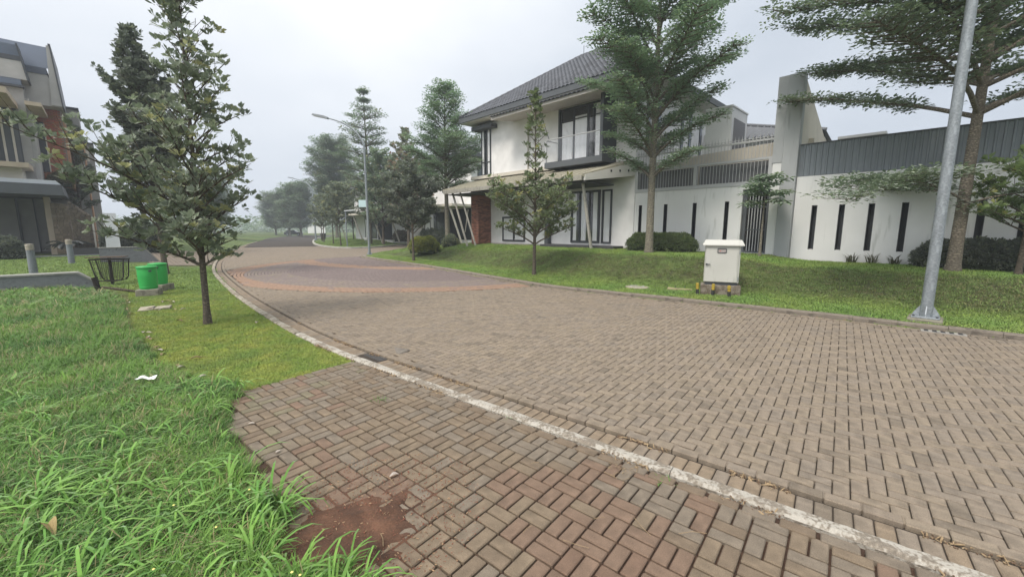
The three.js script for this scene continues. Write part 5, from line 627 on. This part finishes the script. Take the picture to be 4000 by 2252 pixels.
{ // covers
  const pale = M('pale concrete', [0.5, 0.45, 0.34], { map: T.concrete }); const a = tag(base('utility_cover', [-8.12, 0.0, -9.15], 0.6), 'cracked pale concrete cover lying in the left verge near the bins', 'cover'); const ab = B().move(0, 0.02, 0, 0, 0.05, 0.04); ab.box(-0.28, -0.03, -0.2, -0.02, 0.02, 0.2, 0.008); ab.move(0, 0.02, 0, 0, -0.03, 0.02).box(0.0, -0.03, -0.2, 0.28, 0.015, 0.2, 0.008); ab.build('slab', pale, a); B().box(-0.06, 0.03, -0.05, 0.02, 0.042, 0.01).build('hole', DEEP, a);
  const c = tag(base('utility_cover', [3.65, 0.1, -11.81], 0), 'round pale manhole cover in the grass left of the cabinet', 'cover'); B().lathe([[0.34, -0.05], [0.34, 0.03], [0.31, 0.045], [0, 0.05]], 24).build('disc', pale, c); B().lathe([[0.2, 0.05], [0.2, 0.056], [0.18, 0.056], [0.18, 0.05]], 20).build('ring', CONC, c);
  const d = tag(base('utility_cover', [4.7, 0.13, -11.34], -0.4), 'square yellowish cover with two lifting loops beside the cabinet', 'cover'); B().box(-0.32, -0.05, -0.22, 0.32, 0.035, 0.22, 0.008).build('slab', M('yellow concrete', [0.46, 0.4, 0.22], { map: T.concrete }), d); for (const x of [-0.12, 0.12]) B().tube([V(x, 0.03, -0.04), V(x, 0.075, -0.03), V(x, 0.075, 0.03), V(x, 0.03, 0.04)], 0.008, 5).build('loop', DARK, d);
  const gl = tag(base('drain_grate', [-1.95, -0.03, -5.72], Math.atan2(0.66, -0.75) + Math.PI), 'dark drain grate sunk in the gutter by the left kerb with lifted pavers', 'drain'); B().box(-0.22, -0.02, -0.1, 0.22, -0.012, 0.1).build('pit', DEEP, gl); for (let i = 0; i < 9; i++) B().box(-0.2 + i * 0.05, -0.012, -0.1, -0.182 + i * 0.05, 0.012, 0.1).build('bar', M('drain iron', [0.12, 0.115, 0.11], { roughness: 0.8 }), gl);
  B().move(0.05, 0.05, -0.3, 0.1, 0.16, 0.1).box(-0.17, -0.06, -0.1, 0.17, -0.015, 0.1, 0.015).build('lifted_slab', M('patch concrete', [0.24, 0.21, 0.175], { map: T.concrete }), gl);
  const gr = tag(base('drain_grate', [7.55, 0.01, -6.98], Math.atan2(-0.67, 0.74)), 'pale slotted drain grate against the right kerb near the big lamp', 'drain'); B().box(-0.28, -0.03, -0.1, 0.28, 0.0, 0.1).build('frame', M('pale drain frame', [0.45, 0.43, 0.39], { map: T.concrete }), gr); for (let i = 0; i < 5; i++) B().box(-0.24 + i * 0.105, 0.001, -0.08, -0.185 + i * 0.105, 0.004, 0.06).build('slot', DEEP, gr);
}
{ // far end of the street
  const w = tag(base('far_wall', [-66, 0, -138], 0.1), 'hazy pale wall closing the far end of the street', 'wall'); B().box(-2, 0, -0.2, 3.5, 2.8, 0.2).build('wall', WHITE, w); B().box(-2, 2.8, -0.3, 3.5, 2.95, 0.3).build('coping', CONC, w);
  const c = tag(base('parked_car', [-56.6, 0.03, -107], 0.25), 'dark parked car under the hazy trees at the far end of the street', 'car'); const paint = M('dark car paint', [0.03, 0.035, 0.042], { roughness: 0.3, phys: true, clearcoat: 0.6 });
  B().prism([[-2.05, 0.32], [2.05, 0.32], [2.1, 0.6], [1.95, 0.88], [0.95, 0.95], [-1.75, 0.98], [-2.08, 0.85]], -0.83, 0.83).build('body', paint, c); B().prism([[-1.7, 0.97], [0.95, 0.94], [0.3, 1.42], [-1.2, 1.46]], -0.72, 0.72).build('cabin', paint, c); const gw = M('car window', [0.05, 0.06, 0.07], { roughness: 0.08 }); for (const s of [-1, 1]) B().prism([[-1.45, 1.0], [-0.4, 1.0], [-0.4, 1.38], [-1.1, 1.4]], s * 0.73 - 0.01, s * 0.73 + 0.01).prism([[-0.32, 1.0], [0.72, 0.98], [0.25, 1.37], [-0.32, 1.38]], s * 0.73 - 0.01, s * 0.73 + 0.01).build('side_window', gw, c);
  for (const x of [-1.3, 1.3]) for (const s of [-1, 1]) { const wh = B().tube([V(x, 0.33, s * 0.66), V(x, 0.33, s * 0.86)], 0.33, 18).build('wheel', M('tyre', [0.02, 0.02, 0.02]), c); B().tube([V(x, 0.33, s * 0.84), V(x, 0.33, s * 0.87)], 0.2, 12).build('rim', GALV, wh); } for (const s of [-1, 1]) B().box(2.04, 0.62, s * 0.6 - 0.15, 2.09, 0.75, s * 0.6 + 0.15).build('headlight', M('headlight glass', [0.7, 0.72, 0.74], { roughness: 0.2 }), c);
  const k = tag(base('black_bin', [-29.4, 0.1, -64.2]), 'small black bin under the trees at the near edge of the island', 'bin'); B().lathe([[0.3, 0], [0.4, 0.85], [0.42, 0.87], [0.42, 0.95], [0, 1.0]], 14).build('body', M('black paint', [0.025, 0.025, 0.025]), k); B().lathe([[0.43, 0.95], [0.43, 1.0], [0, 1.05]], 14).build('lid', M('black paint', [0.025, 0.025, 0.025]), k);
  [[-15.9, -44.8, 'white garden spotlight on the island lawn, left of two'], [-13.9, -44.6, 'white garden spotlight on the island lawn, right of two']].forEach(([x, z, l]) => { const s = tag(base('garden_spotlight', [x, H(x, z), z]), l, 'garden light', 'island spotlights'); B().tube([V(0, -0.05, 0), V(0, 0.3, 0)], 0.03, 6).build('stake', GALV, s); B().box(-0.14, 0.28, -0.1, 0.14, 0.58, 0.1, 0.02).build('lamp_box', M('white plastic', [0.8, 0.8, 0.78]), s); });
}
{ // second driveway on the far left, pavers as one field
  const poly = [[-14.6, -20.0], [-16.3, -18.7], [-19.5, -21.5], [-25.5, -27.5], [-23.5, -31.5], [-20.2, -29.2], [-17.2, -24.1]], d = tag(base('driveway'), 'grey paved side driveway beyond the dark tree on the left', 'driveway', null, 'structure'), r = rng(3), list = [];
  for (let i = -60; i < 60; i++) for (let j = -60; j < 60; j++) { const x = -19.5 + i * 0.2 * 0.715 + j * 0.1 * 0.699, z = -24.5 - i * 0.2 * 0.699 + j * 0.1 * 0.715; if (inside(poly, x, z) && near(KERB_L, x, z).d > 0.1) { const k = r(), t = TONES[k < 0.5 ? 'grey' : 'cool'], f = 0.8 + r() * 0.2; list.push({ m: TRS(V(x, H(x, z) + 0.035, z), yaw(0.774), 1), c: lin(t[0] * f, t[1] * f, t[2] * f) }); } }
  instanced('paver_field', PG[0], white, list, d);
}
// ---------------------------------------------------------------- litter: dry leaves, twigs, a scrap of plastic
function dryLeaf(p, yawA, L, W, mat, curl, seed) { const b = B(), n = 6, r = rng(seed); const P = (i, s) => { const t = i / n, w = W * Math.sin(Math.PI * Math.min(1, t * 0.92 + 0.06)) * 0.5; return [(t - 0.5) * L, curl * Math.sin(t * 3) * L * 0.3 + Math.abs(s) * curl * w * 1.2 + (r() - 0.5) * 0.001, s * w]; }; for (let i = 0; i < n; i++) for (const [a, c] of [[-1, 0], [0, 1]]) b.poly([P(i, c), P(i + 1, c), P(i + 1, a), P(i, a)]); const m = b.geo(); return m; }
const tan1 = M('dry leaf tan', [0.36, 0.26, 0.15], { side: THREE.DoubleSide, map: T.grain }), tan2 = M('dry leaf pale', [0.52, 0.46, 0.4], { side: THREE.DoubleSide, map: T.grain }), tan3 = M('dry leaf brown', [0.2, 0.12, 0.07], { side: THREE.DoubleSide, map: T.grain });
const leafAt = (x, y, z, a, L, W, m, c, label, group, i) => { const g = tag(base('dry_leaf', [x, y, z], a), label, 'leaf', group); put('blade', dryLeaf(null, 0, L, W, m, c, i), m, g); B().tube([V(-L * 0.5, 0.004, 0), V(-L * 0.72, 0.006, L * 0.05)], 0.0025, 4).build('stalk', tan3, g); };
leafAt(-0.86, 0.018, -2.76, 0.5, 0.07, 0.035, tan2, 0.5, 'small pale curled leaf lying on the middle of the basket-weave pavers', null, 1);
leafAt(-0.96, 0.0, -2.14, 0.9, 0.085, 0.03, tan2, 0.2, 'pale pointed leaf on the red soil at the bottom of the driveway', null, 2);
leafAt(-2.62, 0.1, -2.1, -0.5, 0.17, 0.06, M('dry leaf ochre', [0.42, 0.32, 0.14], { side: THREE.DoubleSide, map: T.grain }), 0.9, 'large curled ochre leaf in the tall grass at the left edge', null, 3);
leafAt(-2.42, 0.012, -3.58, 0.2, 0.06, 0.03, tan2, 0.3, 'pale leaf at the grassy corner of the driveway, under the mown verge', null, 4);
leafAt(-1.9, 0.015, -3.1, 1.2, 0.05, 0.025, tan2, 0.2, 'tiny white leaf near the left edge of the driveway', null, 5);
{ const r = rng(61); for (let i = 0; i < 26; i++) { const near1 = i < 14, x = near1 ? lerp(-8.6, -3.6, r()) : 0, q = near1 ? [x, lerp(-9.5, -5.2, r())] : [lerp(-9.3, -7.2, r()), lerp(-10.4, -8.7, r())]; if (inside(ROAD, ...q) || inside(ROUGH, ...q) || near(KERB_L, ...q).d < 0.3) continue; leafAt(q[0], H(...q) + 0.035, q[1], r() * 6, 0.1 + r() * 0.05, 0.05, [tan1, tan2, tan3][i % 3], 0.3 + r() * 0.4, 'dry leaf scattered on the mown left verge around the slim tree', 'dry leaves on the left verge', i + 10); } }
{ const r = rng(62); for (let i = 0; i < 12; i++) { const [a, b] = [ROUGH[3 + Math.floor(i / 3)], ROUGH[4 + Math.floor(i / 3)]], t = r(), x = lerp(a[0], b[0], t) + 0.1, z = lerp(a[1], b[1], t); leafAt(x, H(x, z) + 0.02, z, r() * 6, 0.1, 0.05, [tan1, tan2][i % 2], 0.4, 'dry leaf caught in the soil edge between tall grass and verge', 'dry leaves along the soil edge', i + 60); } }
{ const r = rng(63); for (let i = 0; i < 16; i++) { const x = lerp(-0.9, 1.6, r()), z = lerp(-3.4, -2.0, r()); if (!inside(APRON, x, z)) continue; const L = 0.05 + r() * 0.12, t = tag(base('dry_twig', [x, 0.02, z], r() * 6), 'thin dry grass stalk lying across the driveway pavers', 'twig', 'dry stalks on the driveway'); B().tube([V(-L / 2, 0, 0), V(0, 0.006, L * 0.06), V(L / 2, 0.002, 0)], 0.0022, 4).build('stalk', tan1, t); } }
{ const g = tag(base('plastic_scrap', [-4.12, 0.1, -4.42], 0.2), 'crumpled white plastic scrap lying in the tall grass', 'litter'), b = B(), r = rng(5), N = 7, q = []; for (let i = 0; i <= N; i++) { q.push([]); for (let j = 0; j <= 3; j++) q[i].push([(i / N - 0.5) * 0.19, 0.02 + r() * 0.04, (j / 3 - 0.5) * 0.08 + (r() - 0.5) * 0.02]); } for (let i = 0; i < N; i++) for (let j = 0; j < 3; j++) b.poly([q[i][j + 1], q[i + 1][j + 1], q[i + 1][j]]).poly([q[i][j + 1], q[i + 1][j], q[i][j]]); b.build('sheet', M('white plastic', [0.8, 0.8, 0.78], { side: THREE.DoubleSide }), g); }

// ---------------------------------------------------------------- grass
const bladeGeo = (n, h, w, spread, arch, seed, segs = 3) => { const b = B(), r = rng(seed); for (let i = 0; i < n; i++) { const a = r() * 6.283, L = h * (0.55 + 0.6 * r()), e0 = 1.5 - 0.5 * r() * arch, W = w * (0.7 + 0.6 * r()); let p = V(Math.cos(a * 3.1) * spread * r(), -0.01, Math.sin(a * 3.1) * spread * r()), e = e0; const s = V(-Math.sin(a), 0, Math.cos(a)); let prev = [p.clone().addScaledVector(s, -W / 2), p.clone().addScaledVector(s, W / 2)]; for (let k = 1; k <= segs; k++) { e -= arch * (0.4 + 0.5 * r()) * 1.2 / segs * k * 0.7; p = p.clone().add(V(Math.cos(a) * Math.cos(e), Math.sin(e), Math.sin(a) * Math.cos(e)).multiplyScalar(L / segs)); const ww = W * (k === segs ? 0 : 1 - 0.35 * k / segs) / 2; const q = [p.clone().addScaledVector(s, -ww), p.clone().addScaledVector(s, ww)]; if (k < segs) b.poly([prev[0], prev[1], q[1], q[0]].map((v) => v.toArray())); else b.poly([prev[0], prev[1], p].map((v) => v.toArray())); prev = q; } } return b.geo(); };
const grassMat = M('grass blade', [1, 1, 1], { roughness: 0.9, side: THREE.DoubleSide, phys: true, transmission: 0.3, thickness: 0 });
function sow(name, label, geos, n, place, colour, seed, size) { const r = rng(seed), lists = geos.map(() => []); let tries = 0, got = 0; while (got < n && tries++ < n * 12) { const q = place(r); if (!q) continue; const [x, z] = q, y = H(x, z); if (y < -0.1) continue; const c = colour(x, z, r), f = 0.75 + r() * 0.5, s = size(x, z, r); lists[Math.floor(r() * geos.length)].push({ m: TRS(V(x, y, z), new THREE.Quaternion().setFromEuler(new THREE.Euler((r() - 0.5) * 0.3, r() * 6.3, (r() - 0.5) * 0.3)), s), c: lin(c[0] * f, c[1] * f, c[2] * f) }); got++; }
  const g = tag(base(name), label, 'grass', null, 'stuff'); lists.forEach((l, i) => { if (l.length) instanced('tufts', geos[i], grassMat, l, g); }); return got; }
const rough1 = [1, 2, 3].map((s) => bladeGeo(18, 0.17, 0.0052, 0.08, 0.9, s)), rough2 = [4, 5, 6].map((s) => bladeGeo(8, 0.42, 0.016, 0.05, 1.25, s, 5)), lawnG = [7, 8].map((s) => bladeGeo(16, 0.045, 0.004, 0.05, 1.0, s, 2)), lawnFar = [9, 10].map((s) => bladeGeo(14, 0.07, 0.012, 0.14, 1.0, s, 2));
const bare = (x, z) => Math.hypot((x + 1.08) * 0.62 + (z + 2.2) * 0.55, ((z + 2.2) * 0.62 - (x + 1.08) * 0.55) * 1.0) < 0.3 + 0.12 * fbm(x * 4, z * 4, 2, 2);
const mixc = (a, b, t) => a.map((q, i) => lerp(q, b[i], clamp(t)));
const roughCol = (x, z, r) => { const n = fbm(x * 1.1, z * 1.1, 3, 3), k = r(); return k < 0.15 ? [0.33, 0.29, 0.14] : mixc([0.06, 0.17, 0.022], [0.18, 0.33, 0.045], 0.45 + n * 1.5 + (k - 0.5) * 0.5); };
sow('tall_grass', 'uncut bright green grass filling the lower left corner', rough1, 15000, (r) => { const d = 1.2 + 11 * Math.pow(r(), 1.35), u = -330 + 1270 * r(), x = (u - 1287.5) / 1030 * d * 0.95, z = -d; const k = 0.2 * fbm(x * 2.5, z * 2.5, 8, 3); return inside(ROUGH, x + k, z + k) && !bare(x, z) && near(APRON, x, z).d > 0.02 && fbm(x * 2, z * 2, 5, 2) > -0.3 ? [x, z] : null; }, roughCol, 71, (x, z, r) => (0.6 + 0.75 * r()) * (z < -6 ? 1.1 : 1) * (near(ROUGH.slice(0, 16), x, z).d < 0.15 ? 0.6 : 1));
sow('broad_grass', 'clumps of long broad-bladed grass arching in the foreground', rough2, 620, (r) => { const d = 1.25 + 3.2 * Math.pow(r(), 1.5), u = -200 + 1100 * r(), x = (u - 1287.5) / 1030 * d * 0.95, z = -d; return inside(ROUGH, x, z) && !bare(x, z) && (d < 2.5 ? r() < 0.95 : r() < 0.3) && fbm(x * 1.5, z * 1.5, 9, 2) > -0.2 ? [x, z] : null; }, (x, z, r) => mixc([0.09, 0.24, 0.03], [0.2, 0.37, 0.065], r()), 72, (x, z, r) => 0.5 + 0.5 * r());
sow('tall_grass', 'taller weedy grass along the low retaining wall', rough2, 420, (r) => { const x = lerp(-15, -9.8, r()), z = lerp(-11.9, -8.2, r()); return inside(ROUGH, x, z) ? [x, z] : null; }, roughCol, 75, (x, z, r) => 0.5 + 0.5 * r());
sow('verge_grass', 'short mown yellow-green turf of the left verge', lawnG, 26000, (r) => { const d = 4.4 + 10 * Math.pow(r(), 1.4), u = 280 + 640 * r(), x = (u - 1287.5) / 1030 * d * 0.97, z = -d, l = near(KERB_L, x, z).d; return !inside(ROAD, x, z) && !inside(ROUGH, x, z) && !inside(APRON, x, z) && l > 0.06 ? [x, z] : null; }, (x, z, r) => { const n = fbm(x * 0.9, z * 0.9, 4, 3), n2 = fbm(x * 3, z * 3, 6, 3); let c = mixc([0.2, 0.3, 0.04], [0.33, 0.36, 0.06], 0.4 + n2 * 1.5); return mixc(c, [0.12, 0.22, 0.035], n * 1.8 + (-8 - z) * 0.08); }, 73, (x, z, r) => 0.7 + 0.7 * r());
sow('bank_grass', 'mown grass of the banked lawn on the right', lawnFar, 24000, (r) => { const d = 6 + 20 * Math.pow(r(), 1.3), u = 900 + 1720 * r(), x = (u - 1287.5) / 1030 * d, z = -d; if (inside(ROAD, x, z)) return null; const l = local(x, z)[1], k = near(KERB_R, x, z).d; if (l < 0.1 || k < 0.16 || k > near(KERB_L, x, z).d) return null; return k > 1.3 && k < 3.4 && r() < 0.25 ? null : [x, z]; }, (x, z, r) => { const k = near(KERB_R, x, z).d, n = fbm(x * 0.8, z * 0.8, 4, 3), b = sstep(1.2, 1.9, k) * (1 - sstep(3.0, 3.8, k)); return mixc(mixc([0.17, 0.3, 0.05], [0.28, 0.36, 0.07], 0.4 + n * 1.4 + (r() - 0.5) * 0.6), r() < 0.3 ? [0.17, 0.14, 0.07] : [0.13, 0.2, 0.05], b * 0.8); }, 74, (x, z, r) => 0.55 + 0.55 * r());  // steep band tufts darker likewise, part thin grass, part painted shading
sow('lawn_grass', 'mown lawn of the far left gardens', lawnFar, 7000, (r) => { const d = 12 + 24 * r(), u = -40 + 620 * r(), x = (u - 1287.5) / 1030 * d, z = -d; return inside(ROAD, x, z) || inside(ROUGH, x, z) || -(x * 0.699 + z * 0.715) > 33 || (x < -14 && z < -18.7 && near([[-16, -19.5], [-24, -29]], x, z).d < 1.8) ? null : [x, z]; }, (x, z, r) => mixc([0.14, 0.25, 0.04], [0.22, 0.3, 0.06], r()), 76, (x, z, r) => 0.9 + 0.6 * r());
sow('island_grass', 'mown lawn of the planted island', lawnFar, 3500, (r) => { const x = lerp(-26, -8, r()), z = lerp(-60, -28, r()); return inside(ROAD, x, z) || near(KERB_L, x, z).d < 6 ? null : [x, z]; }, (x, z, r) => mixc([0.14, 0.25, 0.04], [0.22, 0.3, 0.06], r()), 77, (x, z, r) => 1.3 + 0.6 * r());
{ // weeds in the paver joints and along the kerbs
  const r = rng(81); const w = [[-1.4, -4.12, 'small green weed tuft growing between driveway pavers'], [0.02, -3.72, 'weed at the kerb foot, upper one beside the gutter'], [1.1, -2.72, 'yellowish weed at the gutter edge near the foreground kerb'], [0.8, -2.86, 'dry brown weed mat spreading from the kerb over the driveway']]; for (const [i, [x, z, l]] of w.entries()) { const g = tag(base('weed', [x, 0.005, z], r() * 6), l, 'weed'); put('blades', bladeGeo(i === 3 ? 40 : 26, i ? 0.06 : 0.09, 0.005, i === 3 ? 0.16 : 0.09, 1.5, 20 + i, 2), i === 3 ? tan1 : M('weed leaf', [0.1, 0.2, 0.04], { side: THREE.DoubleSide }), g); }
  const f = B(); for (let i = 0; i < 9; i++) { const d = 1.5 + 0.8 * r(), x = lerp(-1.7, -0.9, r()) * d * 0.6, z = -d; f.move(x, 0.16 + r() * 0.16, z); f.lathe([[0, -0.006], [0.007, 0], [0, 0.006]], 6); } tag(f.build('weed_flowers', M('pale yellow flower', [0.7, 0.62, 0.2])), 'tiny pale yellow weed flowers above the foreground grass', 'flowers', null, 'stuff');
}
{ // loose red soil with crumbs where grass meets the driveway
  const r = rng(91), g = tag(base('soil_heap', [-1.14, -0.03, -2.18], 0), 'patch of loose red-brown soil between grass and driveway', 'soil', null, 'stuff'), b = B(), N = 44, Q = []; for (let i = 0; i <= N; i++) { Q.push([]); for (let j = 0; j <= N; j++) { const u = i / N * 2 - 1, v = j / N * 2 - 1, d = Math.hypot(u, v * 1.25) + 0.5 * fbm(u * 2.2, v * 2.2, 3, 3); Q[i].push([u * 0.86 + v * 0.46, 0.05 * Math.max(-0.5, 1 - d * d * 1.3) + 0.034 * fbm(u * 8, v * 8, 1, 5), v * 0.72 - u * 0.8 + 0.05]); } } for (let i = 0; i < N; i++) for (let j = 0; j < N; j++) b.poly([Q[i][j], Q[i][j + 1], Q[i + 1][j + 1]]).poly([Q[i][j], Q[i + 1][j + 1], Q[i + 1][j]]); b.build('soil', M('red soil', [0.175, 0.088, 0.052], { map: T.ground, roughness: 1, bumpMap: T.grainBump, bumpScale: 0.015, side: THREE.DoubleSide }), g);
  const cg = new THREE.IcosahedronGeometry(0.008, 0), L = []; for (let i = 0; i < 4200; i++) { const a = r() * 6.3, d = Math.sqrt(r()), u = Math.cos(a) * d, v = Math.sin(a) * d, k = r(); L.push({ m: TRS(V(u * 0.86 + v * 0.46, 0.032 + 0.02 * (1 - d), v * 0.62 - u * 0.7 + 0.02), new THREE.Quaternion().setFromEuler(new THREE.Euler(r() * 6, r() * 6, r() * 6)), V(1, 0.7, k > 0.8 ? 2.6 : 1).multiplyScalar(0.2 + r() * 0.4)), c: k > 0.82 ? lin(0.3, 0.2, 0.12) : lin(0.17 + r() * 0.07, 0.085, 0.055) }); } instanced('crumbs', cg, M('soil crumb', [1, 1, 1], { roughness: 1 }), L, g);
}
{ // dirt and dry bits caught in the gutter and along the right kerb
  const r = rng(95), L = [], cg = new THREE.IcosahedronGeometry(0.008, 0); const line = (K, off, z0, z1, n, y) => { const q = []; for (let i = 0; i + 1 < K.length; i++) if (K[i][1] < z0 && K[i][1] > z1) q.push(i); for (let k = 0; k < n; k++) { const i = q[Math.floor(r() * q.length)], t = r(), x = lerp(K[i][0], K[i + 1][0], t), z = lerp(K[i][1], K[i + 1][1], t); if (fbm(x * 1.7, z * 1.7, 44, 3) < 0.02) continue; const dx = K[i + 1][0] - K[i][0], dz = K[i + 1][1] - K[i][1], l = Math.hypot(dx, dz), o = off + (r() + r() - 1) * 0.05, c = r(); L.push({ m: TRS(V(x - dz / l * o, y, z + dx / l * o), new THREE.Quaternion().setFromEuler(new THREE.Euler(r() * 6, r() * 6, r() * 6)), V(1, 0.6, c > 0.7 ? 4 : 1).multiplyScalar(0.3 + r() * 0.7)), c: c > 0.7 ? lin(0.3, 0.22, 0.13) : lin(0.13, 0.085, 0.055) }); } };
  line(KERB_L, 0.29, 0, -7, 3000, -0.008); line(KERB_L, -0.08, -1, -6, 1400, 0.012); line(KERB_R, -0.02, -5, -14, 1500, 0.006);
  tag(instanced('gutter_debris', cg, M('soil crumb', [1, 1, 1], { roughness: 1 }), L), 'brown dirt and dry bits caught in the gutter and along the kerbs', 'debris');
}

renderer.render(scene, camera);
